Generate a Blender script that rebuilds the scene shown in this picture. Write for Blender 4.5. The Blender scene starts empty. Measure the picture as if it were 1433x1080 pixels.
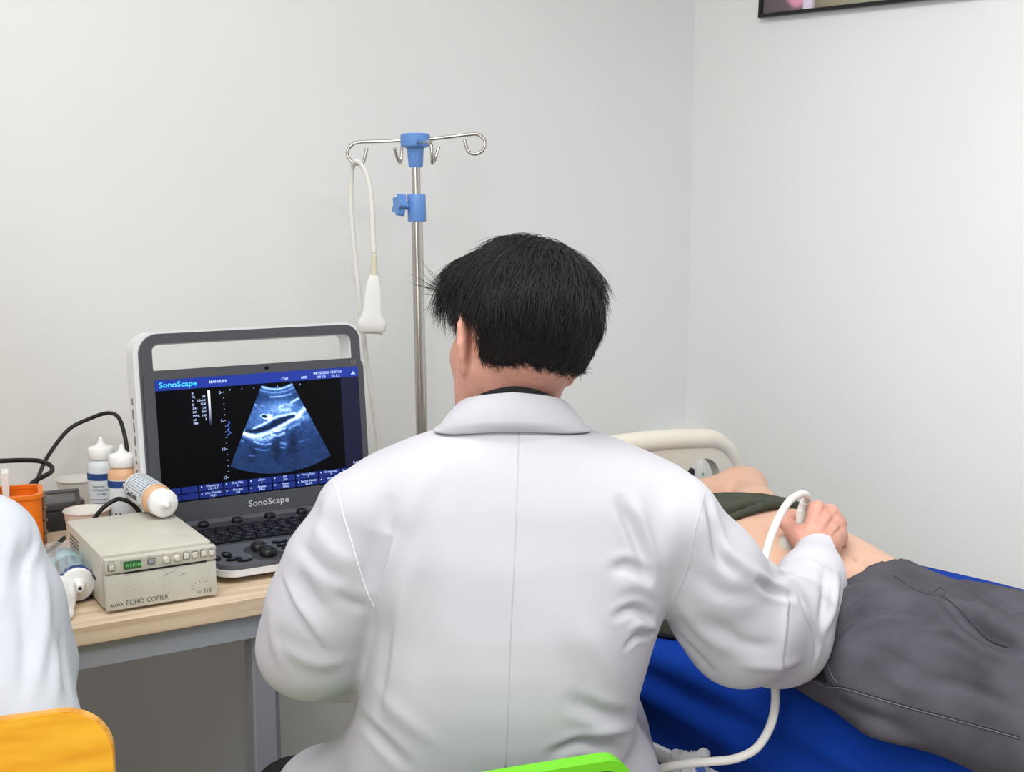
import bpy, bmesh, math, random
import numpy as np
from mathutils import Matrix, Vector
from mathutils.bvhtree import BVHTree

sc = bpy.context.scene
COL = sc.collection
rng = np.random.default_rng(7)
random.seed(7)

# ------------------------------------------------------------------ camera
CF, CT, CH = 1700.0, math.atan(0.138), 1.35
cam = bpy.data.cameras.new('camera')
cam.sensor_fit = 'HORIZONTAL'; cam.sensor_width = 36.0
cam.lens = CF / 1433.0 * 36.0
cam.clip_start = 0.05
camo = bpy.data.objects.new('camera', cam)
camo.location = (0, 0, CH)
camo.rotation_euler = (math.pi / 2 - CT, 0, 0)
COL.objects.link(camo)
sc.camera = camo

# ------------------------------------------------------------------ world, lamps, exposure
world = bpy.data.worlds.new('world'); sc.world = world
world.use_nodes = True
world.node_tree.nodes['Background'].inputs[0].default_value = (0.9, 0.95, 1.0, 1)
world.node_tree.nodes['Background'].inputs[1].default_value = 0.3


def area(name, loc, target, size, size_y, power, color):
    l = bpy.data.lights.new(name, 'AREA'); l.shape = 'RECTANGLE'
    l.size = size; l.size_y = size_y; l.energy = power; l.color = color
    o = bpy.data.objects.new(name, l); o.location = loc
    d = Vector(target) - Vector(loc)
    o.rotation_euler = d.to_track_quat('-Z', 'Y').to_euler()
    COL.objects.link(o)
    return o


area('ceiling_lamp_over_desk', (-0.35, 1.35, 2.70), (-0.35, 1.75, 0), 1.2, 0.6, 14, (1.0, 0.995, 0.985))
wash = area('right_wall_wash_fill', (0.15, 1.25, 2.66), (1.35, 2.15, 0.75), 1.2, 0.6, 9.5, (0.97, 0.985, 1.0))  # added fill light without a fixture, aimed to brighten the right-hand wall
wash.data.spread = math.radians(95)
area('ceiling_lamp_room_middle', (-0.6, 0.0, 2.70), (-0.6, 0.0, 0), 1.2, 0.6, 17, (1.0, 0.995, 0.985))
area('ceiling_lamp_by_door', (1.1, 0.2, 2.70), (1.1, 0.2, 0), 1.2, 0.6, 24, (1.0, 0.995, 0.985))
area('daylight_from_window', (-1.15, -0.9, 1.6), (1.3, 2.2, 0.7), 1.4, 1.4, 38, (0.93, 0.97, 1.0))
sc.view_settings.view_transform = 'Standard'
sc.view_settings.look = 'None'
sc.view_settings.gamma = 1.0
sc.view_settings.use_curve_mapping = False
sc.view_settings.exposure = 0.19

# ------------------------------------------------------------------ helpers
_c, _s = math.cos(CT), math.sin(CT)


def ray(px, py):
    u = -(py - 540.0) / CF
    return np.array([(px - 716.5) / CF, _c + u * _s, -_s + u * _c])


def P(px, py, d):
    """world point seen at photo position (px, py), d metres in front of the camera"""
    r = ray(px, py)
    return np.array([0, 0, CH]) + r * (d / r[1])


def Zp(px, py, z):
    r = ray(px, py)
    return np.array([0, 0, CH]) + r * ((z - CH) / r[2])


def srgb(r, g, b):
    f = lambda v: (v / 255.0 / 12.92) if v <= 10 else ((v / 255.0 + 0.055) / 1.055) ** 2.4
    return (f(r), f(g), f(b), 1.0)


MATS = {}


def mat(name, rgb, rough=0.5, metal=0.0, bump=0.0, bscale=200.0, vary=0.0, vscale=8.0, sss=0.0,
        emit=0.0, alpha=1.0, trans=0.0, attr=None, spec=0.5, ior=1.45):
    m = bpy.data.materials.new(name); m.use_nodes = True
    nt = m.node_tree; b = nt.nodes['Principled BSDF']
    c = srgb(*rgb)
    b.inputs['Base Color'].default_value = c
    b.inputs['Roughness'].default_value = rough
    b.inputs['Metallic'].default_value = metal
    b.inputs['Specular IOR Level'].default_value = spec
    b.inputs['IOR'].default_value = ior
    b.inputs['Alpha'].default_value = alpha
    b.inputs['Transmission Weight'].default_value = trans
    if sss:
        b.inputs['Subsurface Weight'].default_value = sss
        b.inputs['Subsurface Radius'].default_value = (0.012, 0.004, 0.002)
        b.inputs['Subsurface Scale'].default_value = 1.0
    tc = nt.nodes.new('ShaderNodeTexCoord')
    if vary:
        n = nt.nodes.new('ShaderNodeTexNoise'); n.inputs['Scale'].default_value = vscale
        n.inputs['Detail'].default_value = 5
        nt.links.new(tc.outputs['Object'], n.inputs['Vector'])
        mr = nt.nodes.new('ShaderNodeMapRange')
        mr.inputs['From Min'].default_value = 0.3; mr.inputs['From Max'].default_value = 0.7
        mr.inputs['To Min'].default_value = 1 - vary; mr.inputs['To Max'].default_value = 1 + vary
        nt.links.new(n.outputs['Fac'], mr.inputs['Value'])
        mx = nt.nodes.new('ShaderNodeVectorMath'); mx.operation = 'SCALE'
        mx.inputs[0].default_value = c[:3]
        nt.links.new(mr.outputs['Result'], mx.inputs['Scale'])
        nt.links.new(mx.outputs[0], b.inputs['Base Color'])
    if attr:
        a = nt.nodes.new('ShaderNodeAttribute'); a.attribute_name = attr
        nt.links.new(a.outputs['Color'], b.inputs['Base Color'])
        if emit:
            nt.links.new(a.outputs['Color'], b.inputs['Emission Color'])
            b.inputs['Emission Strength'].default_value = emit
    elif emit:
        b.inputs['Emission Color'].default_value = c
        b.inputs['Emission Strength'].default_value = emit
    if bump:
        n = nt.nodes.new('ShaderNodeTexNoise'); n.inputs['Scale'].default_value = bscale
        n.inputs['Detail'].default_value = 3
        nt.links.new(tc.outputs['Object'], n.inputs['Vector'])
        bp = nt.nodes.new('ShaderNodeBump'); bp.inputs['Strength'].default_value = bump
        bp.inputs['Distance'].default_value = 0.002
        nt.links.new(n.outputs['Fac'], bp.inputs['Height'])
        nt.links.new(bp.outputs[0], b.inputs['Normal'])
    MATS[name] = m
    return m


def frame(o, x, y, z):
    """matrix from a local frame (columns) at origin o"""
    m = Matrix.Identity(4)
    for i, v in enumerate((x, y, z)):
        for k in range(3):
            m[k][i] = float(v[k])
    for k in range(3):
        m[k][3] = float(o[k])
    return m


def norm(v):
    v = np.asarray(v, float); return v / np.linalg.norm(v)


def yawframe(o, yaw):
    c, s = math.cos(yaw), math.sin(yaw)
    return frame(o, (c, s, 0), (-s, c, 0), (0, 0, 1))


def axisframe(o, zdir, up=(0, 0, 1)):
    z = norm(zdir); up = np.array(up, float)
    if abs(z @ up) > 0.95: up = np.array([1.0, 0, 0])
    x = norm(np.cross(up, z)); y = np.cross(z, x)
    return frame(o, x, y, z)


I4 = Matrix.Identity(4)


class MB:
    """collects shapes into ONE mesh"""
    def __init__(s): s.v = []; s.f = []; s.m = []; s.n = 0

    def add(s, verts, faces, M=I4, mi=0):
        A = np.array(M); v = np.asarray(verts, float)
        v = v @ A[:3, :3].T + A[:3, 3]
        s.v.append(v)
        flip = np.linalg.det(A[:3, :3]) < 0
        for f in faces:
            f = [i + s.n for i in f]
            s.f.append(f[::-1] if flip else f); s.m.append(mi)
        s.n += len(v)
        return s

    def box(s, c, size, M=I4, bevel=0.0, seg=2, mi=0):
        bm = bmesh.new(); bmesh.ops.create_cube(bm, size=1.0)
        for v in bm.verts:
            v.co = Vector([c[i] + v.co[i] * size[i] for i in range(3)])
        if bevel:
            bmesh.ops.bevel(bm, geom=bm.edges[:], offset=bevel, segments=seg, profile=0.5, affect='EDGES')
        bm.verts.index_update()
        s.add([v.co[:] for v in bm.verts], [[v.index for v in f.verts] for f in bm.faces], M, mi); bm.free()
        return s

    def lathe(s, prof, M=I4, n=32, mi=0, ribs=0, ribamp=0.0, ribrange=None):
        """profile of (radius, z); closed where the radius is 0"""
        vs, fs, rows = [], [], []
        for i, (r, z) in enumerate(prof):
            if r <= 1e-9:
                rows.append([len(vs)] * n); vs.append((0, 0, z))
            else:
                row = []
                for k in range(n):
                    a = 2 * math.pi * k / n; rr = r
                    if ribs and ribrange and ribrange[0] <= i <= ribrange[1]:
                        rr = r + ribamp * (1 if (k * ribs * 2 // n) % 2 else -1)
                    row.append(len(vs)); vs.append((rr * math.cos(a), rr * math.sin(a), z))
                rows.append(row)
        for a, b in zip(rows, rows[1:]):
            for k in range(n):
                q = [a[k], a[(k + 1) % n], b[(k + 1) % n], b[k]]
                u = []
                for i in q:
                    if i not in u: u.append(i)
                if len(u) >= 3: fs.append(u)
        return s.add(vs, fs, M, mi)

    def tube(s, pts, r, n=10, M=I4, mi=0, cap=True, sub=6, smooth=True):
        pts = np.asarray(pts, float)
        rr = np.full(len(pts), r) if np.isscalar(r) else np.asarray(r, float)
        if smooth and len(pts) > 2:
            pts, rr = catmull(pts, rr, sub)
        T = np.gradient(pts, axis=0); T /= np.linalg.norm(T, axis=1)[:, None] + 1e-12
        u = np.array([0, 0, 1.0]) if abs(T[0, 2]) < 0.9 else np.array([1.0, 0, 0])
        vs, fs = [], []
        for i in range(len(pts)):
            u = u - T[i] * (u @ T[i]); u /= np.linalg.norm(u); w = np.cross(T[i], u)
            for k in range(n):
                a = 2 * math.pi * k / n
                vs.append(pts[i] + rr[i] * (math.cos(a) * u + math.sin(a) * w))
        for i in range(len(pts) - 1):
            for k in range(n):
                a, b = i * n + k, i * n + (k + 1) % n
                fs.append([a, b, b + n, a + n])
        if cap:
            fs.append(list(range(n))[::-1]); L = (len(pts) - 1) * n
            fs.append([L + k for k in range(n)])
        return s.add(vs, fs, M, mi)

    def prism(s, outline, z0, z1, M=I4, mi=0, hole=None, top_only=False):
        """outline (x, y) counter-clockwise extruded z0..z1; hole: ring with as many points"""
        n = len(outline)
        vs = [(x, y, z0) for x, y in outline] + [(x, y, z1) for x, y in outline]
        fs = [[i, (i + 1) % n, n + (i + 1) % n, n + i] for i in range(n)]
        if hole is None:
            fs += [[n + i for i in range(n)], [i for i in range(n)][::-1]]
        else:
            vs += [(x, y, z0) for x, y in hole] + [(x, y, z1) for x, y in hole]
            for i in range(n):
                j = (i + 1) % n
                fs.append([2 * n + j, 2 * n + i, 3 * n + i, 3 * n + j])
                fs.append([n + i, n + j, 3 * n + j, 3 * n + i])
                fs.append([j, i, 2 * n + i, 2 * n + j])
        return s.add(vs, fs, M, mi)

    def quad(s, x0, x1, y0, y1, z, M=I4, mi=0):
        return s.add([(x0, y0, z), (x1, y0, z), (x1, y1, z), (x0, y1, z)], [[0, 1, 2, 3]], M, mi)

    def text(s, body, size, x, y, z, M=I4, mi=0, align='LEFT', bold=0.0, shear=0.0, sx=1.0, fit=None):
        c = bpy.data.curves.new('t', 'FONT'); c.body = body; c.size = size
        c.align_x = align; c.offset = bold * size; c.shear = shear; c.resolution_u = 2
        o = bpy.data.objects.new('t', c); COL.objects.link(o)
        dg = bpy.context.evaluated_depsgraph_get()
        me = bpy.data.meshes.new_from_object(o.evaluated_get(dg))
        if fit and len(me.vertices): sx = fit / max(v.co[0] for v in me.vertices)
        vs = [(v.co[0] * sx + x, v.co[1] + y, z) for v in me.vertices]; fs = [list(p.vertices) for p in me.polygons]
        bpy.data.objects.remove(o); bpy.data.curves.remove(c); bpy.data.meshes.remove(me)
        if vs: s.add(vs, fs, M, mi)
        return s

    def build(s, name, m, parent=None, smooth=35, local=None, label=None):
        v = np.concatenate(s.v)
        return link_mesh(name, v, s.f, m, parent, smooth, s.m, label)


def catmull(pts, rr, sub):
    n = len(pts); out, ro = [], []
    p = np.vstack([2 * pts[0] - pts[1], pts, 2 * pts[-1] - pts[-2]])
    for i in range(n - 1):
        p0, p1, p2, p3 = p[i:i + 4]
        for k in range(sub):
            t = k / sub
            out.append(0.5 * (2 * p1 + (p2 - p0) * t + (2 * p0 - 5 * p1 + 4 * p2 - p3) * t * t + (3 * p1 - p0 - 3 * p2 + p3) * t ** 3))
            ro.append(rr[i] * (1 - t) + rr[i + 1] * t)
    out.append(pts[-1]); ro.append(rr[-1])
    return np.array(out), np.array(ro)


def link_mesh(name, v, faces, m, parent=None, smooth=35, mis=None, label=None):
    """one mesh object; vertices are stored about the parent's origin, or about the thing's own base"""
    v = np.asarray(v, float)
    me = bpy.data.meshes.new(name)
    if parent is None:
        org = np.array([(v[:, 0].min() + v[:, 0].max()) / 2, (v[:, 1].min() + v[:, 1].max()) / 2, v[:, 2].min()])
    else:
        org = np.array(WORLD[parent.name])
    me.from_pydata((v - org).tolist(), [], faces if isinstance(faces, list) else faces.tolist())
    for mm in (m if isinstance(m, (list, tuple)) else [m]): me.materials.append(mm)
    if mis is not None and len(set(mis)) > 1: me.polygons.foreach_set('material_index', mis)
    if smooth:
        me.polygons.foreach_set('use_smooth', [True] * len(me.polygons))
        if smooth < 180: me.set_sharp_from_angle(angle=math.radians(smooth))
    me.update()
    o = bpy.data.objects.new(name, me); COL.objects.link(o)
    if parent is not None:
        o.parent = parent; WORLD[o.name] = org
    else:
        o.location = org; WORLD[o.name] = org
    if label: o['label'] = label
    return o


WORLD = {}


def thing(name, loc, label, cat, group=None):
    o = bpy.data.objects.new(name, None); COL.objects.link(o)
    o.empty_display_size = 0.05
    o.location = [float(x) for x in loc]; WORLD[o.name] = np.array(loc, float)
    return tag(o, label, cat, group)


def tag(o, label, cat, group=None):
    o['label'] = label; o['category'] = cat
    if group: o['group'] = group
    return o


def struct(o):
    o['kind'] = 'structure'; return o


def rrect(x0, x1, y0, y1, r, n=8):
    """rounded rectangle, counter-clockwise; r a number or four radii (lower left, lower right, upper right, upper left)"""
    rs = (r,) * 4 if np.isscalar(r) else r
    out = []
    for (cx, cy, a0, q) in ((x0, y0, 180, rs[0]), (x1, y0, 270, rs[1]), (x1, y1, 0, rs[2]), (x0, y1, 90, rs[3])):
        sx = 1 if cx == x0 else -1; sy = 1 if cy == y0 else -1
        for k in range(n + 1):
            a = math.radians(a0 + 90 * k / n)
            out.append((cx + sx * q + q * math.cos(a), cy + sy * q + q * math.sin(a)))
    return out


# ------------------------------------------------------------------ signed-distance bodies
class SDF:
    def __init__(s, xs, ys, zs):
        s.ax = [np.asarray(a, np.float32) for a in (xs, ys, zs)]
        s.F = np.full([len(a) for a in s.ax], 9.0, np.float32)

    def _sub(s, lo, hi):
        sl = []
        for a, l, h in zip(s.ax, lo, hi):
            i, j = np.searchsorted(a, l), np.searchsorted(a, h)
            sl.append(slice(max(0, i - 1), min(len(a), j + 1)))
        sl = tuple(sl)
        g = [s.ax[i][sl[i]] for i in range(3)]
        X = np.stack(np.broadcast_arrays(g[0][:, None, None], g[1][None, :, None], g[2][None, None, :]), -1)
        return sl, X

    def put(s, sl, d, k, op='u'):
        a = s.F[sl]
        if a.size == 0: return
        if op == 's': d = -d
        sg = -1 if op in 'si' else 1
        a2, d2 = a * sg, d * sg
        if k > 0:
            h = np.clip(0.5 + 0.5 * (a2 - d2) / k, 0, 1)
            r = a2 * (1 - h) + d2 * h - k * h * (1 - h)
        else:
            r = np.minimum(a2, d2)
        s.F[sl] = r * sg

    def cone(s, a, b, ra, rb, k=0.02, op='u', sq=None):
        """tapered capsule; sq=(dir, factor) flattens it along dir"""
        a, b = np.asarray(a, np.float32), np.asarray(b, np.float32)
        m = max(ra, rb) + k + 0.02
        lo, hi = np.minimum(a, b) - m, np.maximum(a, b) + m
        sl, X = s._sub(lo, hi)
        q = X - a; ab = b - a
        if sq is not None:
            dv = np.asarray(norm(sq[0]), np.float32); f = sq[1]
            q = q + (q @ dv)[..., None] * dv * (1 / f - 1)
            ab = ab + (ab @ dv) * dv * (1 / f - 1)
        t = np.clip((q @ ab) / max(float(ab @ ab), 1e-9), 0, 1)
        d = np.linalg.norm(q - t[..., None] * ab, axis=-1) - (ra + (rb - ra) * t)
        if sq is not None: d = d * min(1.0, sq[1] ** 0.5)
        s.put(sl, d.astype(np.float32), k, op); return s

    def ell(s, M, r, k=0.02, op='u'):
        """ellipsoid with frame M (Matrix) and radii r"""
        A = np.array(M, np.float32); r = np.asarray(r, np.float32)
        m = float(r.max()) + k + 0.02; c = A[:3, 3]
        sl, X = s._sub(c - m, c + m)
        q = (X - c) @ A[:3, :3]
        k0 = np.linalg.norm(q / r, axis=-1); k1 = np.linalg.norm(q / (r * r), axis=-1)
        d = k0 * (k0 - 1) / (k1 + 1e-6)
        s.put(sl, d.astype(np.float32), k, op); return s

    def chain(s, pts, k=0.02, sq=None):
        for (a, ra), (b, rb) in zip(pts, pts[1:]): s.cone(a, b, ra, rb, k, sq=sq)
        return s

    def func(s, lo, hi, fn, k=0.02, op='u'):
        sl, X = s._sub(np.asarray(lo), np.asarray(hi))
        s.put(sl, fn(X).astype(np.float32), k, op); return s

    def mesh(s, relax=2):
        F = s.F; nx, ny, nz = F.shape; ins = F < 0
        c = np.zeros((nx - 1, ny - 1, nz - 1), np.int8)
        for i in (0, 1):
            for j in (0, 1):
                for k in (0, 1):
                    c += ins[i:nx - 1 + i, j:ny - 1 + j, k:nz - 1 + k]
        act = np.argwhere((c > 0) & (c < 8)); N = len(act)
        idx = np.full(c.shape, -1, np.int32); idx[tuple(act.T)] = np.arange(N)
        acc = np.zeros((N, 3)); cnt = np.zeros(N)
        AX = s.ax
        for ax in range(3):
            o = [a for a in range(3) if a != ax]
            for p in (0, 1):
                for q in (0, 1):
                    a = act.copy(); a[:, o[0]] += p; a[:, o[1]] += q
                    b = a.copy(); b[:, ax] += 1
                    fa, fb = F[tuple(a.T)], F[tuple(b.T)]
                    w = (fa < 0) != (fb < 0)
                    t = np.where(w, fa / np.where(w, fa - fb, 1), 0)
                    pa = np.stack([AX[d][a[:, d]] for d in range(3)], 1); pb = np.stack([AX[d][b[:, d]] for d in range(3)], 1)
                    acc += np.where(w[:, None], pa + (pb - pa) * t[:, None], 0); cnt += w
        V = acc / np.maximum(cnt, 1)[:, None]
        faces = []
        for ax in range(3):
            o = [(ax + 1) % 3, (ax + 2) % 3]
            A = [slice(None)] * 3; B = [slice(None)] * 3
            A[ax] = slice(0, -1); B[ax] = slice(1, None)
            ia, ib = ins[tuple(A)], ins[tuple(B)]
            e = np.argwhere(ia != ib)
            ok = (e[:, o[0]] > 0) & (e[:, o[1]] > 0) & (e[:, o[0]] < F.shape[o[0]] - 1) & (e[:, o[1]] < F.shape[o[1]] - 1)
            e = e[ok]
            cs = []
            for (p, q) in ((-1, -1), (0, -1), (0, 0), (-1, 0)):
                g = e.copy(); g[:, o[0]] += p; g[:, o[1]] += q
                cs.append(idx[tuple(g.T)])
            f = np.stack(cs, 1)
            fl = ~ia[tuple(e.T)]
            f[fl] = f[fl][:, ::-1]
            faces.append(f)
        Fc = np.concatenate(faces)
        for _ in range(relax): V = laplace(V, Fc, 0.5)
        return V, Fc


def laplace(V, Fc, w):
    a = np.zeros_like(V); n = np.zeros(len(V))
    for i in range(4):
        j = (i + 1) % 4
        np.add.at(a, Fc[:, i], V[Fc[:, j]]); np.add.at(a, Fc[:, j], V[Fc[:, i]])
        np.add.at(n, Fc[:, i], 1); np.add.at(n, Fc[:, j], 1)
    return V * (1 - w) + w * a / np.maximum(n, 1)[:, None]


def vnormals(V, Fc):
    n = np.cross(V[Fc[:, 2]] - V[Fc[:, 0]], V[Fc[:, 3]] - V[Fc[:, 1]])
    N = np.zeros_like(V)
    for i in range(4): np.add.at(N, Fc[:, i], n)
    return N / (np.linalg.norm(N, axis=1)[:, None] + 1e-12)


def grid(*segs):
    """axis with changing step: (start, step, stop), ..."""
    out = []
    for a, h, b in segs:
        n = max(1, int(round((b - a) / h)))
        out.extend(np.linspace(a, b, n + 1)[(1 if out else 0):])
    return np.array(out)


def bvh(V, Fc):
    return BVHTree.FromPolygons([tuple(v) for v in V], [tuple(f) for f in (Fc.tolist() if hasattr(Fc, 'tolist') else Fc)])


def hit(tree, px, py):
    r = norm(ray(px, py))
    h = tree.ray_cast(Vector((0, 0, CH)), Vector(r))
    return None if h[0] is None else (np.array(h[0]), np.array(h[1]))


def surf_line(tree, pix, sub=8):
    """a seam or fold on a surface, traced along photo positions"""
    p = np.array([(a, b, 0.0) for a, b in pix], float)
    p, _ = catmull(p, np.ones(len(p)), sub)
    out = []
    for a, b, _ in p:
        h = hit(tree, a, b)
        if h is not None: out.append((h[0], h[1]))
    return np.array([o[0] for o in out]), np.array([o[1] for o in out])


def folds(V, Fc, specs):
    """cloth folds: each (pixel line, width, amplitude, kind) bends the surface along its normals"""
    tree = bvh(V, Fc); N = vnormals(V, Fc); D = np.zeros(len(V))
    for pix, w, A, kind in specs:
        L, LN = surf_line(tree, pix)
        if len(L) < 3: continue
        near = np.where((np.abs(V - L.mean(0)).max(1) < np.abs(L - L.mean(0)).max() + 4 * w))[0]
        if not len(near): continue
        best = np.full(len(near), 9.0); bt = np.zeros(len(near)); bs = np.zeros(len(near))
        for i in range(len(L) - 1):
            a, ab = L[i], L[i + 1] - L[i]
            if ab @ ab < 1e-12: continue
            q = V[near] - a; t = np.clip(q @ ab / (ab @ ab), 0, 1)
            r = q - t[:, None] * ab; d = np.linalg.norm(r, axis=1)
            sd = np.sign(r @ np.cross(LN[i], ab))
            m = d < best
            best[m] = d[m]; bt[m] = (i + t[m]) / (len(L) - 1); bs[m] = sd[m]
        x = bs * best / w; tp = np.sin(np.pi * np.clip(bt * 0.94 + 0.03, 0, 1)) ** 0.6
        fac = (N[near] * LN.mean(0)).sum(1) > -0.2
        if kind == 'valley': f = -np.exp(-x * x) + 0.35 * np.exp(-(np.abs(x) - 1.7) ** 2 * 1.4)
        elif kind == 'ridge': f = np.exp(-x * x)
        else:
            x = x if kind == 'step' else -x
            sg = 1 / (1 + np.exp(-np.clip(x / 0.16, -30, 30)))
            f = (sg * np.exp(-np.maximum(x, 0) * 0.9) - (1 - sg) * 0.55 * np.exp(-(x * 1.4) ** 2 * 0.8)) * (np.abs(x) < 3.2)
        D[near] += A * tp * f * fac
    return V + N * D[:, None]


def noise3(V, seed, n=24, f=8.0):
    r = np.random.default_rng(seed); o = np.zeros(len(V))
    for _ in range(n):
        k = r.normal(size=3) * f; o += np.sin(V @ k + r.uniform(0, 6.28))
    return o / math.sqrt(n)

# ------------------------------------------------------------------ materials
mat('wall_paint', (229, 230, 229), 0.65, bump=0.08, bscale=260, vary=0.012, vscale=2.0)
mat('ceiling_paint', (235, 235, 232), 0.8)
mat('floor_vinyl', (168, 157, 148), 0.5, vary=0.1, vscale=20)
mat('coat_cloth', (197, 196, 203), 0.85, bump=0.12, bscale=900, spec=0.2)
mat('coat_cloth_left', (207, 212, 221), 0.85, bump=0.12, bscale=900, spec=0.2)
mat('coat_thread', (196, 194, 202), 0.9)
mat('coat_piping', (244, 243, 246), 0.8)
mat('skin', (222, 166, 142), 0.5, bump=0.12, bscale=500, vary=0.05, vscale=40, sss=0.25)
mat('skin_hand', (207, 151, 133), 0.5, bump=0.2, bscale=450, vary=0.07, vscale=60, sss=0.12)
mat('skin_belly', (208, 168, 145), 0.55, bump=0.15, bscale=300, vary=0.05, vscale=25, sss=0.12)
mat('hair_black', (26, 22, 21), 0.42, spec=0.5)
mat('hair_base', (17, 14, 13), 0.8, spec=0.2)
mat('undershirt_black', (24, 24, 26), 0.9)
mat('olive_cloth', (68, 72, 61), 0.95, bump=0.3, bscale=900, vary=0.1, vscale=15, spec=0.15)
mat('grey_denim', (79, 77, 84), 0.95, bump=0.3, bscale=1100, vary=0.2, vscale=14, spec=0.15)
mat('denim_thread', (60, 58, 66), 0.9)
mat('denim_pale', (112, 110, 118), 0.95)
mat('trouser_dark', (48, 45, 48), 0.95, spec=0.1)
mat('shoe_dark', (30, 28, 28), 0.5)
mat('blue_sheet', (6, 54, 148), 0.85, bump=0.2, bscale=600, vary=0.06, vscale=8, spec=0.2)
mat('mattress_blue', (20, 40, 90), 0.8)
mat('bed_cream', (222, 217, 203), 0.45)
mat('bed_white', (206, 206, 206), 0.4)
mat('bed_black', (14, 14, 15), 0.5)
mat('steel', (190, 186, 180), 0.22, metal=1.0)
mat('pole_blue', (98, 142, 206), 0.42)
mat('probe_white', (228, 227, 223), 0.35)
mat('probe_grey', (196, 190, 182), 0.45)
mat('cable_white', (226, 224, 218), 0.45)
mat('cable_yellowed', (208, 203, 182), 0.45)
mat('cable_black', (22, 22, 22), 0.45)
mat('shell_white', (226, 227, 228), 0.4)
mat('bezel_grey', (74, 76, 81), 0.42, bump=0.05, bscale=800)
mat('deck_grey', (88, 90, 97), 0.5)
mat('deck_dark', (54, 55, 60), 0.5)
mat('key_black', (18, 18, 20), 0.4)
mat('key_print', (150, 152, 158), 0.6)
mat('logo_silver', (200, 202, 204), 0.4)
mat('screen_black', (5, 6, 10), 0.35, spec=0.15)
mat('port_dark', (120, 120, 122), 0.5)
mat('screen_bar', (20, 46, 140), 0.3, emit=0.42)
mat('screen_button', (16, 38, 112), 0.3, emit=0.4)
mat('screen_side', (8, 14, 48), 0.3, emit=0.2)
mat('screen_text', (190, 210, 255), 0.3, emit=0.5)
mat('screen_logo', (60, 170, 255), 0.3, emit=0.9)
mat('screen_cyan', (70, 120, 220), 0.3, emit=0.8)
mat('screen_image', (255, 255, 255), 0.5, emit=0.85, attr='Col', spec=0.1)
mat('copier_beige', (204, 202, 190), 0.45, vary=0.04, vscale=30)
mat('copier_panel', (190, 187, 176), 0.45)
mat('copier_print', (92, 92, 92), 0.6)
mat('copier_scratch', (120, 116, 104), 0.6)
mat('copier_slot', (22, 22, 22), 0.6)
mat('copier_button', (216, 212, 196), 0.4)
mat('copier_button_grey', (150, 150, 158), 0.4)
mat('copier_display', (62, 104, 64), 0.3, emit=0.08)
mat('copier_digit', (120, 205, 120), 0.3, emit=0.4)
mat('bottle_white', (222, 228, 232), 0.4)
mat('bottle_tan', (226, 180, 142), 0.4)
mat('cap_white', (240, 240, 238), 0.4)
mat('label_blue', (34, 66, 132), 0.5)
mat('label_navy', (44, 54, 78), 0.5)
mat('label_print', (118, 134, 156), 0.6)
mat('label_white', (224, 231, 236), 0.45)
mat('cup_white', (226, 222, 214), 0.7)
mat('cup_inside', (240, 238, 232), 0.7)
mat('cup_pink', (224, 204, 194), 0.7)
mat('orange_plastic', (240, 122, 22), 0.4)
mat('brown_clear', (150, 116, 84), 0.25, trans=0.35)
mat('tray_black', (44, 44, 46), 0.5)
mat('tray_grey', (92, 92, 94), 0.4)
mat('teal_gel', (96, 158, 172), 0.3, trans=0.2)
mat('teal_band', (150, 196, 204), 0.35)
mat('tissue_white', (240, 240, 238), 0.9, bump=0.6, bscale=120)
mat('steel_grey_paint', (168, 174, 186), 0.45)
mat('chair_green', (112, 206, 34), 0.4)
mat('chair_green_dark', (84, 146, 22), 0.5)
mat('chair_chrome', (190, 190, 190), 0.2, metal=1.0)
mat('frame_black', (16, 16, 16), 0.35)
mat('picture_print', (255, 255, 255), 0.3, attr='Col')
mat('socket_white', (232, 232, 230), 0.4)
mat('socket_grey', (92, 94, 94), 0.5)
mat('bag_film', (225, 226, 228), 0.3, alpha=0.82)
mat('clear_film', (236, 240, 244), 0.15, alpha=0.28)
mat('bag_print_blue', (42, 82, 168), 0.4)


def wood_mat(name, c1, c2, rough, stretch, scale, yaw=0.0, speck=0.0):
    m = bpy.data.materials.new(name); m.use_nodes = True
    nt = m.node_tree; b = nt.nodes['Principled BSDF']
    tc = nt.nodes.new('ShaderNodeTexCoord'); mp = nt.nodes.new('ShaderNodeMapping')
    mp.vector_type = 'TEXTURE'
    mp.inputs['Rotation'].default_value = (0, 0, yaw); mp.inputs['Scale'].default_value = stretch
    n = nt.nodes.new('ShaderNodeTexNoise'); n.inputs['Scale'].default_value = scale; n.inputs['Detail'].default_value = 6
    r = nt.nodes.new('ShaderNodeValToRGB')
    r.color_ramp.elements[0].position = 0.36; r.color_ramp.elements[0].color = srgb(*c1)
    r.color_ramp.elements[1].position = 0.64; r.color_ramp.elements[1].color = srgb(*c2)
    nt.links.new(tc.outputs['Object'], mp.inputs[0]); nt.links.new(mp.outputs[0], n.inputs['Vector'])
    nt.links.new(n.outputs['Fac'], r.inputs[0]); nt.links.new(r.outputs[0], b.inputs['Base Color'])
    b.inputs['Roughness'].default_value = rough
    MATS[name] = m


YAW = math.radians(31.5)                      # the desk runs along the back wall at this angle
wood_mat('desk_oak', (202, 176, 146), (226, 206, 180), 0.5, (12, 0.5, 0.5), 40, YAW)
wood_mat('chair_yellow', (232, 158, 24), (248, 186, 44), 0.45, (6, 6, 1.0), 60)
wood_mat('chair_ply_edge', (206, 140, 40), (236, 178, 80), 0.5, (8, 8, 0.4), 80)
M_ = MATS

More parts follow.
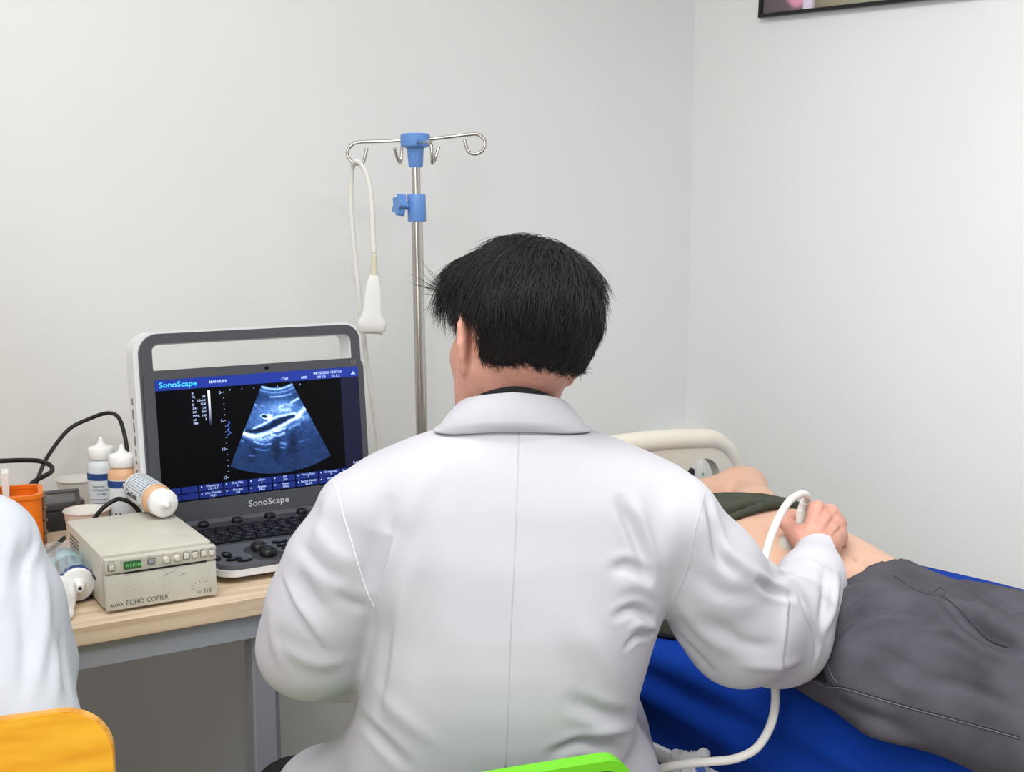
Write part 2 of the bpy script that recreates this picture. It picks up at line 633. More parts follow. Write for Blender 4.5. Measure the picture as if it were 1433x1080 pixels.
# ------------------------------------------------------------------ room shell
E1 = np.array([math.cos(YAW), math.sin(YAW), 0]); N1 = np.array([-math.sin(YAW), math.cos(YAW), 0])
DW = 2.66                                     # distance of the back wall along N1
RW = math.radians(40.5)
R1 = np.array([math.sin(RW), -math.cos(RW), 0])   # the right-hand wall runs this way from the corner
g = ray(962, 540); tq = DW / (g @ N1)
CORNER = np.array([g[0] * tq, g[1] * tq, 0])
ROOM_H = 2.75
LB = CORNER - E1 * 3.7
RB = CORNER + R1 * 4.4
LFp = LB - N1 * 4.9
RFp = RB + np.array([-0.75, -1.9, 0])


def wall(name, a, b, m=None):
    a, b = np.array(a), np.array(b)
    d = norm(b - a); outn = np.array([-d[1], d[0], 0]); t = 0.12
    L = np.linalg.norm(b - a)
    mb = MB()
    mb.box((L / 2, t / 2, ROOM_H / 2), (L + 2 * t * 0.9, t, ROOM_H), frame(a, d, outn, (0, 0, 1)))
    return struct(mb.build(name, m or M_['wall_paint'], smooth=0))


wall('wall_back', LB, CORNER)
wall('wall_right', CORNER, RB)
wall('wall_front', RFp, LFp)
wall('wall_left', LFp, LB)
wall('wall_side', RB, RFp)
poly = [LB, CORNER, RB, RFp, LFp]
pc = sum(poly) / 5
pol = [tuple((p + (p - pc) * 0.05)[:2]) for p in poly][::-1]
struct(MB().prism(pol, -0.1, 0.0).build('floor', M_['floor_vinyl'], smooth=0))
struct(MB().prism(pol, ROOM_H, ROOM_H + 0.1).build('ceiling', M_['ceiling_paint'], smooth=0))
rn = np.array([R1[1], -R1[0], 0]);
if rn @ (pc - CORNER) < 0: rn = -rn           # points into the room


def on_wall(px, py, base, nrm, off):
    """point of the plane (base, nrm) moved off it by off, on the ray of a photo position"""
    r = ray(px, py); o = np.array([0, 0, CH])
    t = ((base + nrm * off - o) @ nrm) / (r @ nrm)
    return o + r * t


# ------------------------------------------------------------------ desk
DZ = 0.76
DF = 1.784; DD = 2.625
dq0, dq1 = -1.65, 0.97                        # extent along E1
FD = frame((0, 0, 0), E1, N1, (0, 0, 1))
desk = thing('desk', E1 * -0.2 + N1 * 2.2, 'long pale oak desk on a grey steel frame carrying the ultrasound machine and copier', 'desk')
MB().box(((dq0 + dq1) / 2, (DF + DD) / 2, DZ - 0.015), (dq1 - dq0, DD - DF, 0.030), FD, 0.0015, 1).build('desktop', M_['desk_oak'], desk)
MB().box(((dq0 + dq1) / 2, DF + 0.035, DZ - 0.030 - 0.022), (dq1 - dq0 - 0.06, 0.03, 0.044), FD, 0.002, 1).build('front_rail', M_['steel_grey_paint'], desk)
MB().box(((dq0 + dq1) / 2, DD - 0.035, DZ - 0.030 - 0.022), (dq1 - dq0 - 0.06, 0.03, 0.044), FD, 0.002, 1).build('back_rail', M_['steel_grey_paint'], desk)
lq = float((Zp(366, 905, 0.70) - np.array([0, 0, 0])) @ E1)
lq = float(P(366, 980, 1.93) @ E1)
for q, dpt in ((dq0 + 0.06, DF + 0.05), (dq0 + 0.06, DD - 0.05), (lq, DF + 0.08), (dq1 - 0.05, DD - 0.05)):
    MB().box((q, dpt, (DZ - 0.028) / 2), (0.04, 0.04, DZ - 0.028), FD, 0.003, 1).build('leg', M_['steel_grey_paint'], desk)

# ------------------------------------------------------------------ bed
BA = math.radians(40)
U = np.array([-math.sin(BA), math.cos(BA), 0]); W = np.array([math.cos(BA), math.sin(BA), 0])
FB = frame((0, 0, 0), U, -W, (0, 0, 1))       # local (u, -w, z)


def B(u, w, z): return U * u + W * w + np.array([0, 0, z])


BZ = 0.66
bed = thing('hospital_bed', B(0.8, 1.76, 0), 'cream hospital bed with a rounded headboard standing in the corner', 'bed')
u0, u1, w0, w1 = -0.22, 1.74, 1.40, 2.13


def bbox(u, w, z, du, dw, dz, name, m, bev=0.004, parent=None):
    return MB().box((u, -w, z), (du, dw, dz), FB, bev).build(name, M_[m], parent or bed)


um, wm = (u0 + u1) / 2, (w0 + w1) / 2
bbox(um, wm, 0.60, u1 - u0, w1 - w0, 0.10, 'mattress', 'mattress_blue', 0.02)
bbox(um, wm, 0.535, u1 - u0, w1 - w0 - 0.04, 0.03, 'deck', 'bed_white')
bbox(um, w0 + 0.005, 0.484, u1 - u0, 0.03, 0.026, 'side_rail', 'bed_white')
bbox(um, w1 - 0.005, 0.505, u1 - u0, 0.03, 0.03, 'side_rail', 'bed_white')
bbox(um, w0 + 0.04, 0.445, u1 - u0 - 0.1, 0.03, 0.06, 'mechanism', 'bed_black')
bbox(um, w0 + 0.01, 0.415, u1 - u0 - 0.04, 0.05, 0.045, 'lower_rail', 'bed_white')
bbox(um, w1 - 0.03, 0.40, u1 - u0 - 0.2, 0.05, 0.04, 'lower_rail', 'bed_white')
for uu in (0.05, 1.5):
    for ww in (w0 + 0.05, w1 - 0.05):
        lg = bbox(uu, ww, 0.24, 0.045, 0.045, 0.30, 'leg', 'bed_white')
        MB().lathe([(0, -0.015), (0.05, -0.015), (0.055, -0.008), (0.055, 0.008), (0.05, 0.015), (0, 0.015)],
                   axisframe(B(uu, ww, 0.055), W)).build('caster', M_['bed_black'], lg)
        MB().tube([B(uu, ww, 0.05), B(uu, ww, 0.12)], 0.012, smooth=False).build('caster_stem', M_['steel'], lg)


def headboard(name, u, top, low, parent, cut=True):
    """thick rounded tube rim, recessed panel with two hand holes, arched top"""
    hw0, hw1 = w0 - 0.02, w1 + 0.05
    wc, hw = (hw0 + hw1) / 2, (hw1 - hw0) / 2
    arch = 0.035; n = 90; path = []
    R = 0.13
    def topz(x): return top - arch * (x / hw) ** 2
    path.append((-hw, low)); path.append((-hw, topz(hw) - R))
    for k in range(1, 9):
        a = math.pi - k / 8 * math.pi / 2
        path.append((-hw + R + R * math.cos(a), topz(hw - R) - R - 0.0 + R * math.sin(a)))
    for x in np.linspace(-hw + R, hw - R, 15)[1:-1]: path.append((x, topz(x)))
    for k in range(0, 9):
        a = math.pi / 2 - k / 8 * math.pi / 2
        path.append((hw - R + R * math.cos(a), topz(hw - R) - R + R * math.sin(a)))
    path.append((hw, low))
    pts = [B(u, wc + x, z) for x, z in path]
    hb = MB().tube(pts, 0.026, 14, sub=4, smooth=True).build(name, M_['bed_cream'], parent)
    # panel, built as a strip of columns so that the hand hole can be left open
    mb = MB()
    def panel(outl, hole=None):
        Fp = frame(B(u - 0.008, wc, 0), W, (0, 0, 1), np.cross(W, (0, 0, 1)))
        mb.prism(outl, -0.012, 0.012, Fp, hole=hole)
    xc0, xc1 = hw - 0.225, hw - 0.02
    zt = topz(hw - 0.1)
    for sgn in (1, -1):
        ho = rrect(xc0 + 0.03, xc1 - 0.055, zt - 0.20, zt - 0.035, (0.02, 0.02, 0.06, 0.05), 8)
        ou = rrect(xc0, xc1 + 0.005, low + 0.02, zt + 0.004, (0.005, 0.005, 0.09, 0.005), 8)
        if sgn < 0:
            ho = [(-x, z) for x, z in ho][::-1]; ou = [(-x, z) for x, z in ou][::-1]
        panel(ou, ho)
    panel([(-xc0, low + 0.02), (xc0, low + 0.02)] + [(x, topz(x) + 0.002) for x in np.linspace(xc0, -xc0, 15)])
    mb.build('panel', M_['bed_cream'], hb)
    return hb


headboard('headboard', 1.79, 0.872, 0.42, bed)
headboard('footboard', -0.27, 0.86, 0.42, bed)

# blue sheet: lies on the mattress, hangs over the near side
nu, ns = 190, 150
prof = []
L1 = w1 - w0
for s_ in np.linspace(0, 1, ns):
    q = s_ * (L1 + 0.204)
    r = 0.035
    if q < L1 - r: prof.append((w1 + 0.01 - q, BZ, 0, 1))
    elif q < L1 - r + r * math.pi / 2:
        a = (q - (L1 - r)) / r; prof.append((w0 + r - r * math.sin(a) - 0.004, BZ - r + r * math.cos(a), math.sin(a), math.cos(a)))
    else: prof.append((w0 - 0.004, BZ - r - (q - (L1 - r + r * math.pi / 2)), 1, 0))
sv = []
uu = np.linspace(u0 - 0.01, u1 + 0.01, nu)
for (w_, z_, ow, oz) in prof:
    for u_ in uu:
        sv.append(B(u_, w_, z_))
sv = np.array(sv)
q = np.array([[i * 1.0 / (nu - 1) * (u1 - u0), j / (ns - 1) * (L1 + 0.2), 0] for j in range(ns) for i in range(nu)])
side = np.clip((q[:, 1] - (L1 - 0.06)) / 0.12, 0, 1)
amp = 0.0015 + 0.004 * side
d1 = noise3(q * np.array([0.55, 1.0, 1]), 3, 20, 11.0) * amp
hang = np.clip((q[:, 1] - L1) / 0.2, 0, 1)
wave = (np.sin(q[:, 0] * 17 + 1.2 * np.sin(q[:, 0] * 7)) * 0.012 + np.sin(q[:, 0] * 9 - 4 * q[:, 1]) * 0.012) * hang
ridge = lambda a, b, c_, wd: np.exp(-((q[:, 1] - (a + b * (q[:, 0] - c_))) / wd) ** 2)
deep = 0.016 * ridge(L1 + 0.012, -0.10, 1.35, 0.022) * side + 0.016 * ridge(L1 + 0.085, -0.10, 1.35, 0.03) * side + 0.004 * side
OW = np.repeat(np.array([[p_[2], p_[3]] for p_ in prof]), nu, axis=0)
disp = d1 + np.maximum(wave, -0.004) + deep
sv = sv - W[None] * (OW[:, :1] * disp[:, None]) + np.array([0, 0, 1])[None] * (OW[:, 1:] * np.maximum(disp, -0.0005)[:, None] + 0.002)
sf = [[j * nu + i, j * nu + i + 1, (j + 1) * nu + i + 1, (j + 1) * nu + i] for j in range(ns - 1) for i in range(nu - 1)]
sf = [f[::-1] for f in sf]
sheet = link_mesh('bed_sheet', sv, sf, M_['blue_sheet'], None, 180)
so = sheet.modifiers.new('thick', 'SOLIDIFY'); so.thickness = 0.0015; so.offset = -1
tag(sheet, 'crumpled royal blue sheet spread over the bed and hanging down its near side', 'sheet')
SHEET = bvh(sv, sf)

# ------------------------------------------------------------------ the person in the white coat, seen from behind
def headframe(c, yaw, pitch, roll):
    """x to the person's right, y to the face, z up"""
    return Matrix.Translation(Vector([float(a) for a in c])) @ Matrix.Rotation(yaw, 4, 'Z') @ Matrix.Rotation(pitch, 4, 'X') @ Matrix.Rotation(roll, 4, 'Y')


def tp(M, p): return np.array(M @ Vector(p))


def add_head(S, H, ears=True):
    E = lambda c, r, k=0.02, op='u', R=None: S.ell(H @ Matrix.Translation(c) @ (R or I4), r, k, op)
    E((0, -0.008, 0.022), (0.074, 0.094, 0.086))
    E((0, -0.033, -0.010), (0.061, 0.060, 0.060), 0.03)
    E((0, 0.040, -0.055), (0.056, 0.054, 0.058), 0.03)
    E((0, 0.070, -0.092), (0.024, 0.022, 0.018), 0.03)              # chin
    for s in (-1, 1):
        S.cone(tp(H, (s * 0.062, 0.005, -0.055)), tp(H, (s * 0.022, 0.068, -0.098)), 0.014, 0.014, 0.03)   # jaw
        E((s * 0.036, 0.066, -0.030), (0.020, 0.018, 0.022), 0.03)    # cheek bone
        E((s * 0.032, 0.094, 0.002), (0.016, 0.010, 0.010), 0.012, 's')  # eye socket
        E((s * 0.032, 0.078, 0.001), (0.0125, 0.0125, 0.0125), 0.002)    # eyeball under lids
        S.cone(tp(H, (s * 0.016, 0.089, 0.018)), tp(H, (s * 0.046, 0.076, 0.018)), 0.007, 0.006, 0.012)    # brow
        S.cone(tp(H, (s * 0.004, 0.108, -0.030)), tp(H, (s * 0.012, 0.100, -0.032)), 0.007, 0.006, 0.006)  # nostril wing
    S.cone(tp(H, (0, 0.086, 0.010)), tp(H, (0, 0.112, -0.026)), 0.009, 0.010, 0.012)   # nose
    E((0, 0.086, -0.058), (0.022, 0.012, 0.006), 0.006)               # lips
    E((0, 0.085, -0.068), (0.020, 0.012, 0.006), 0.006)
    # ears: rim, hollow, lobe
    for s in ((-1, 1) if ears else ()):
        a = (s * 0.0745, -0.002, -0.020)
        Re = H @ Matrix.Translation(a) @ Matrix.Rotation(s * math.radians(38), 4, 'Z') @ Matrix.Rotation(math.radians(-8), 4, 'X')
        # the ear stands off the head; its back edge turns outward
        S.ell(Re @ Matrix.Translation((s * 0.006, -0.004, 0)), (0.0055, 0.017, 0.033), 0.007)
        rim = [(s * 0.004, 0.014, -0.004), (s * 0.008, 0.014, 0.018), (s * 0.010, 0.004, 0.034), (s * 0.011, -0.011, 0.032),
               (s * 0.011, -0.020, 0.016), (s * 0.010, -0.018, -0.006), (s * 0.008, -0.010, -0.024)]
        S.chain([(tp(Re, p), 0.0046) for p in rim], 0.004)
        S.ell(Re @ Matrix.Translation((s * 0.006, 0.002, -0.030)), (0.0060, 0.0095, 0.012), 0.006)
        S.ell(Re @ Matrix.Translation((s * 0.0135, -0.002, 0.004)), (0.0070, 0.010, 0.016), 0.004, 's')


HD = headframe(P(727, 466, 1.555), math.radians(34), math.radians(-7), math.radians(9))
NECK0 = P(719, 505, 1.555); NECK1 = P(717, 605, 1.548)

# right hand on the probe (all positions from the photo, at their distances)
Wr = P(1140, 778, 1.865)
Kn = [P(1143, 714, 1.935), P(1161, 719, 1.950), P(1172, 733, 1.945), P(1175, 751, 1.925)]
HANDR = dict(
    palm=[0.0165, 0.0165, 0.0155, 0.014],
    fing=[[Kn[0], P(1135, 722, 1.985), P(1119, 738, 1.985), P(1110, 747, 1.965)],
          [Kn[1], P(1160, 738, 2.000), P(1143, 757, 1.995), P(1128, 762, 1.970)],
          [Kn[2], P(1178, 752, 1.985), P(1160, 772, 1.975), P(1146, 775, 1.950)],
          [Kn[3], P(1180, 768, 1.955), P(1166, 783, 1.945), P(1154, 785, 1.925)]],
    fr=[0.0112, 0.0115, 0.0108, 0.0095],
    thumb=[P(1127, 766, 1.88), P(1111, 744, 1.905), P(1100, 731, 1.93), P(1108, 722, 1.955)])


def add_hand(S, wrist, kn, h, wr=0.026):
    for k, r in zip(kn, h['palm']): S.cone(wrist, k, wr * 0.82, r, 0.012)
    for a, b in zip(kn, kn[1:]): S.cone(a * 0.55 + wrist * 0.45, b * 0.55 + wrist * 0.45, 0.017, 0.017, 0.012)
    for f, r in zip(h['fing'], h['fr']):
        S.cone(f[0] + norm(np.array([0, -.4, .9])) * .0022, f[0] + norm(f[0] - wrist) * 0.003, r * 1.10, r * 1.0, 0.005)     # knuckle
        S.cone(f[0], f[1], r, r * 0.93, 0.007)
        S.cone(f[1], f[2], r * 0.95, r * 0.85, 0.003)
        S.cone(f[2], f[3], r * 0.87, r * 0.75, 0.003)
        # tendon from knuckle to wrist on the back of the hand
        up = norm(np.array([0, -0.55, 0.85]))
        S.cone(f[0] + up * r * 0.35, wrist * 0.6 + f[0] * 0.4 + up * 0.010, 0.0055, 0.0042, 0.007)
    t = h['thumb']
    S.cone(t[0], t[1], 0.0165, 0.0145, 0.012); S.cone(t[1], t[2], 0.0138, 0.0122, 0.004); S.cone(t[2], t[3], 0.0125, 0.010, 0.004)


LW = P(535, 800, 1.80)
LKn = [LW + np.array(v) for v in ((0.045, 0.072, 0.012), (0.022, 0.082, 0.014), (0.000, 0.082, 0.012), (-0.020, 0.074, 0.006))]
HANDL = dict(palm=[0.0155] * 4, fr=[0.0105, 0.011, 0.0105, 0.009],
             fing=[[k, k + np.array((0.012 - 0.006 * i, 0.038, -0.006)), k + np.array((0.014 - 0.006 * i, 0.056, -0.022)), k + np.array((0.014 - 0.006 * i, 0.063, -0.040))] for i, k in enumerate(LKn)],
             thumb=[LW + np.array((0.030, 0.020, -0.006)), LW + np.array((0.060, 0.045, -0.014)), LW + np.array((0.072, 0.075, -0.022)), LW + np.array((0.074, 0.096, -0.030))])

LARM = [(P(497, 722, 1.50), .050), (P(468, 790, 1.50), .058), (P(447, 850, 1.51), .064), (P(436, 902, 1.53), .0665), (P(466, 915, 1.60), .056), (P(505, 860, 1.70), .044), (P(530, 808, 1.785), .037)]
RARM = [(P(950, 735, 1.505), .056), (P(992, 800, 1.53), .066), (P(1040, 868, 1.57), .078), (P(1086, 880, 1.63), .0755), (P(1122, 850, 1.71), .058), (P(1138, 810, 1.79), .047), (P(1145, 780, 1.855), .041)]
HIPL, HIPR = np.array([-0.085, 1.56, 0.56]), np.array([0.095, 1.60, 0.56])
KNL, KNR = P(414, 1128, 1.79), np.array([0.13, 2.02, 0.555])
FTL, FTR = np.array([KNL[0] + 0.02, KNL[1] - 0.03, 0.085]), np.array([0.13, 2.0, 0.085])

S = SDF(grid((-0.52, .010, -0.13), (-0.13, .0035, .15), (.15, .010, .37), (.37, .0032, .54), (.54, .01, .58)),
        grid((1.32, .008, 1.37), (1.37, .0035, 1.68), (1.68, .009, 1.83), (1.83, .0032, 2.03), (2.03, .010, 2.3)),
        grid((0.0, .014, .62), (.62, .010, .82), (.82, .0032, .98), (.98, .009, 1.10), (1.10, .0035, 1.37)))
add_head(S, HD)
S.cone(NECK0, NECK1, 0.056, 0.058, 0.03)
S.cone(NECK1 - np.array([0, 0, .03]), P(500, 722, 1.53), 0.035, 0.030, 0.04); S.cone(NECK1 - np.array([0, 0, .03]), P(945, 735, 1.535), 0.035, 0.030, 0.04)
S.cone(P(715, 700, 1.55), P(705, 1000, 1.56), 0.10, 0.10, 0.05, sq=((0, 1, 0), 0.75))
S.cone(P(640, 720, 1.54), P(650, 1000, 1.56), 0.09, 0.08, 0.05); S.cone(P(800, 720, 1.55), P(770, 1000, 1.57), 0.09, 0.08, 0.05)
S.cone(HIPL, HIPR, 0.10, 0.10, 0.04); S.cone(HIPL, P(650, 1000, 1.56), 0.09, 0.09, 0.05)
S.chain([(p, r * 0.68 if i < 5 else 0.027) for i, (p, r) in enumerate(LARM)], 0.02); S.cone(LARM[-1][0], LW, 0.026, 0.023, 0.015)
S.chain([(p, r * 0.68 if i < 5 else 0.028) for i, (p, r) in enumerate(RARM)], 0.02); S.cone(RARM[-1][0], Wr, 0.026, 0.024, 0.015)
add_hand(S, Wr, Kn, HANDR)
add_hand(S, LW, LKn, HANDL)
for h, k, f in ((HIPL, KNL, FTL), (HIPR, KNR, FTR)):
    S.cone(h, k, 0.078, 0.055, 0.03); S.cone(k, f, 0.052, 0.036, 0.02); S.cone(f, f + np.array([0.0, 0.13, -0.045]), 0.036, 0.026, 0.02)
V, Fc = S.mesh(1)
V = folds(V, Fc, [([(1120, 755), (1134, 730), (1144, 712)], .0035, .0022, 'ridge'), ([(1136, 757), (1152, 734), (1163, 720)], .0035, .0022, 'ridge'),
                  ([(1150, 760), (1164, 745), (1174, 735)], .0033, .0020, 'ridge'), ([(1143, 730), (1151, 718), (1156, 708)], .0032, -.0030, 'ridge'),
                  ([(1158, 736), (1165, 728), (1171, 720)], .0030, -.0028, 'ridge'), ([(1166, 748), (1173, 742), (1179, 738)], .0028, -.0025, 'ridge'),
                  ([(1112, 740), (1118, 750), (1124, 760)], .004, .0015, 'ridge'), ([(1141, 706), (1146, 703), (1151, 705)], .006, .0030, 'ridge'),
                  ([(1164, 714), (1168, 715), (1172, 718)], .005, .0030, 'ridge'), ([(1174, 728), (1178, 731), (1181, 735)], .005, .0026, 'ridge')])
doc = thing('person', (0, 1.6, 0), 'dark-haired person in a white coat seated at the desk, pressing a probe on a belly', 'person')
link_mesh('body', V, Fc, M_['skin_hand'], doc, 180)
# the skin's own colour differs only between hand and face by a little: one material
HEADT = bvh(V, Fc)

# ---- coat: torso as a stack of cross-sections following the back's outline
tab = np.array([  # photo y, left x, right x, y of the back, half depth
    [566, 672, 760, 1.492, .045], [590, 650, 785, 1.478, .062], [604, 622, 814, 1.468, .070], [614, 588, 852, 1.461, .080], [626, 552, 888, 1.454, .09], [640, 520, 918, 1.447, .10], [655, 494, 952, 1.441, .108],
    [668, 474, 974, 1.436, .112], [690, 466, 984, 1.428, .116], [760, 482, 972, 1.410, .13], [850, 518, 930, 1.396, .142], [900, 514, 912, 1.394, .146],
    [950, 508, 899, 1.397, .148], [1000, 496, 890, 1.405, .15], [1020, 488, 893, 1.408, .15], [1050, 480, 882, 1.412, .15], [1085, 478, 888, 1.414, .155], [1180, 465, 890, 1.42, .16], [1300, 470, 885, 1.43, .16]], float)
zt_ = np.array([P(700, y, 1.53)[2] for y in tab[:, 0]])
xl_ = np.array([P(a, y, 1.53)[0] for a, y in zip(tab[:, 1], tab[:, 0])]); xr_ = np.array([P(a, y, 1.53)[0] for a, y in zip(tab[:, 2], tab[:, 0])])
o_ = np.argsort(zt_)
zd_ = np.linspace(zt_.min(), zt_.max(), 400)
_k = np.exp(-np.linspace(-2, 2, 25) ** 2); _k /= _k.sum()      # even out the sections over about a centimetre


def dense(a):
    return np.convolve(np.pad(np.interp(zd_, zt_[o_], np.asarray(a)[o_]), 12, 'edge'), _k, 'valid')


tabd = [dense(xl_), dense(xr_), dense(tab[:, 3]), dense(tab[:, 4])]


def torso(X):
    z = X[0, 0, :, 2]
    xl, xr, yb, hb = [np.interp(z, zd_, a)[None, None, :] for a in tabd]
    a, xc = (xr - xl) / 2, (xl + xr) / 2; yc = yb + hb
    qx, qy = np.abs(X[..., 0] - xc) / a, np.abs(X[..., 1] - yc + 0.10 * (X[..., 0] - xc) * 0) / hb
    n = 2.5
    s = (qx ** n + qy ** n) ** (1 / n)
    d = (s - 1) * np.minimum(a, hb)
    top = X[..., 2] - float(P(716, 572, 1.5)[2]); bot = 0.50 - X[..., 2]
    return np.maximum(np.maximum(d, top), bot)


C = SDF(grid((-0.40, .0039, .50)), grid((1.36, .0039, 1.93)), grid((0.46, .0039, 1.17)))
C.func((-0.40, 1.36, 0.46), (0.5, 1.93, 1.17), torso, 0.0)
C.chain(LARM, 0.028)
C.chain(RARM, 0.025)
C.cone(P(1000, 860, 1.55), P(1030, 886, 1.575), 0.060, 0.068, 0.02)
# skirt of the coat over the thighs
C.cone(np.array([-0.12, 1.54, .585]), P(462, 1121, 1.645), 0.105, 0.082, 0.03)
C.cone(np.array([0.10, 1.58, .58]), np.array([0.125, 1.82, .565]), 0.105, 0.085, 0.03)


def cuff(S, M_end, M_prev, r, cut):
    ax = norm(M_end - M_prev); c = M_end + ax * cut
    S.func(c - 0.09, c + 0.09, lambda X: np.where(np.linalg.norm(X - c, axis=-1) < 0.085, -((X - c) @ ax.astype(np.float32)), 9.0), 0.0, 's')
    S.cone(c - ax * 0.02, c + ax * 0.03, r * 0.78, r * 0.84, 0.003, 's')


# left and right cuffs end cleanly
cuff(C, RARM[-1][0], RARM[-2][0], 0.041, 0.012)
cuff(C, LARM[-1][0], LARM[-2][0], 0.037, 0.010)
# neck opening
C.cone(NECK1 + np.array([0, 0, 0.02]), NECK0, 0.063, 0.060, 0.004, 's')
V, Fc = C.mesh(3)
N = vnormals(V, Fc)
V = V + N * (noise3(V, 5, 24, 22.0) * 0.0011 + noise3(V * np.array([1, 1, .45]), 9, 20, 48.0) * 0.0006)[:, None]
FOLDS = [
    # left side of the back: the pleat from shoulder blade to arm hole, and what hangs from it
    ([(552, 750), (544, 772), (535, 808), (524, 862)], .007, .0085, 'step'),
    ([(530, 745), (522, 790), (512, 830)], .016, -.007, 'ridge'),
    ([(548, 690), (540, 720), (545, 748)], .014, -.005, 'ridge'),
    ([(610, 650), (585, 690), (562, 745)], .016, .005, 'ridge'),
    ([(580, 770), (563, 840), (552, 930), (540, 1010)], .013, .005, 'ridge'),
    ([(552, 850), (540, 920), (530, 1000)], .010, -.005, 'ridge'),
    ([(598, 800), (592, 880), (584, 960)], .014, -.003, 'ridge'),
    ([(500, 1000), (535, 1035), (570, 1070)], .009, .004, 'valley'),
    ([(525, 960), (560, 1000), (610, 1040)], .012, .003, 'ridge'),
    # right side
    ([(868, 704), (880, 728), (894, 762), (908, 806)], .008, .008, 'valley'),
    ([(890, 700), (902, 745), (915, 795)], .011, .006, 'ridge'),
    ([(935, 700), (938, 745), (930, 800)], .016, .005, 'ridge'),
    ([(858, 796), (880, 792), (905, 806)], .007, .006, 'valley'),
    ([(862, 822), (890, 818), (920, 834)], .009, .005, 'ridge'),
    ([(862, 862), (888, 852), (910, 866)], .006, .008, 'valley'),
    ([(878, 880), (895, 872), (918, 878)], .005, .007, 'ridge'),
    ([(876, 905), (892, 890), (912, 888)], .005, .006, 'valley'),
    ([(800, 980), (835, 996), (882, 1008)], .010, .006, 'valley'),
    ([(830, 1024), (860, 1020), (886, 1018)], .008, .006, 'ridge'),
    ([(770, 1056), (815, 1040), (872, 1052)], .008, .006, 'valley'),
    ([(820, 880), (850, 930), (872, 985)], .013, .004, 'ridge'),
    ([(790, 900), (812, 960), (830, 1010)], .012, -.003, 'ridge'),
    # left sleeve
    ([(398, 812), (414, 846), (434, 876), (450, 900)], .008, .010, 'step'),
    ([(418, 800), (432, 830), (455, 860)], .012, -.006, 'ridge'),
    ([(458, 694), (452, 735), (436, 772)], .010, .004, 'ridge'),
    ([(420, 760), (450, 795), (485, 815)], .009, -.005, 'ridge'),
    ([(440, 735), (465, 770), (495, 790)], .009, .004, 'ridge'),
    ([(395, 905), (440, 926), (485, 925)], .012, .005, 'ridge'),
    ([(468, 830), (490, 845), (515, 852)], .008, -.005, 'ridge'),
    ([(380, 860), (385, 900), (400, 940)], .010, .004, 'ridge'),
    # right sleeve
    ([(990, 700), (1000, 745), (1008, 780), (1028, 800)], .007, .007, 'valley'),
    ([(1012, 760), (1036, 788), (1072, 812)], .008, .006, 'ridge'),
    ([(975, 800), (1010, 830), (1060, 835)], .011, -.005, 'ridge'),
    ([(955, 850), (985, 885), (1020, 912)], .012, .006, 'ridge'),
    ([(945, 885), (975, 918), (1000, 945)], .009, -.005, 'ridge'),
    ([(1000, 870), (1040, 900), (1085, 905)], .010, -.005, 'ridge'),
    ([(1104, 836), (1100, 875), (1096, 912), (1090, 940)], .006, .009, 'pets'),
    ([(1122, 842), (1134, 872), (1144, 900), (1140, 928)], .006, .009, 'step'),
    ([(1060, 812), (1080, 826), (1110, 834)], .006, .008, 'valley'),
    ([(1085, 806), (1115, 802), (1155, 812)], .006, -.004, 'ridge'),
    ([(1098, 788), (1122, 784), (1160, 796)], .006, .004, 'ridge'),
    ([(1172, 800), (1166, 850), (1152, 885)], .007, .006, 'ridge'),
    ([(1155, 795), (1152, 840), (1146, 875)], .006, -.004, 'ridge'),
    ([(1040, 930), (1085, 932), (1120, 925)], .010, .005, 'ridge'),
]
V = folds(V, Fc, FOLDS)
V = laplace(V, Fc, 0.25)
coat = link_mesh('coat', V, Fc, M_['coat_cloth'], doc, 180)
COATT = bvh(V, Fc)


def seam(name, pix, r, m, parent, tree, off=0.0):
    L, LN = surf_line(tree, pix)
    if len(L) < 3: return None
    return MB().tube(L + LN * off, r, 6, smooth=False).build(name, M_[m], parent, 180)


seam('back_seam', [(726, 602), (723, 700), (719, 800), (714, 900), (711, 1000), (707, 1076)], .0007, 'coat_thread', coat, COATT, 0.0002)
seam('sleeve_seam', [(466, 671), (473, 690), (481, 722), (492, 758), (503, 795), (514, 828), (525, 850)], .0009, 'coat_piping', coat, COATT, 0.0003)
seam('sleeve_seam', [(985, 692), (978, 722), (972, 745), (964, 790), (948, 830), (928, 872)], .0007, 'coat_thread', coat, COATT, 0.0002)

# ---- collar: a folded band round the neck, lying on the back
nseg, nrow = 72, 10
cv = []
for i in range(nseg + 1):
    a = math.radians(-210 + 240 * i / nseg)     # from the front left round the back to the front right
    bk = max(0.0, -math.sin(a))
    px, py = math.cos(a), math.sin(a)
    # top fold and lower edge
    tz = P(716, 549, 1.47)[2] - 0.017 * (1 - bk) ** 1.2 - 0.006 * abs(px)
    topc = np.array([0.001 + 0.066 * px, 1.541 + 0.066 * py, tz])
    ex = 0.100
    lowc = np.array([0.001 + ex * px, 1.541 + 0.080 * py, P(716, 599, 1.462)[2] - 0.022 * (1 - bk)])
    for j in range(nrow + 1):
        t = j / nrow
        p = topc * (1 - t) + lowc * t
        o = np.array([px, py, 0])
        p = p + o * 0.0025 * math.sin(math.pi * min(1, t * 1.1))
        cv.append(p)
cv = np.array(cv)
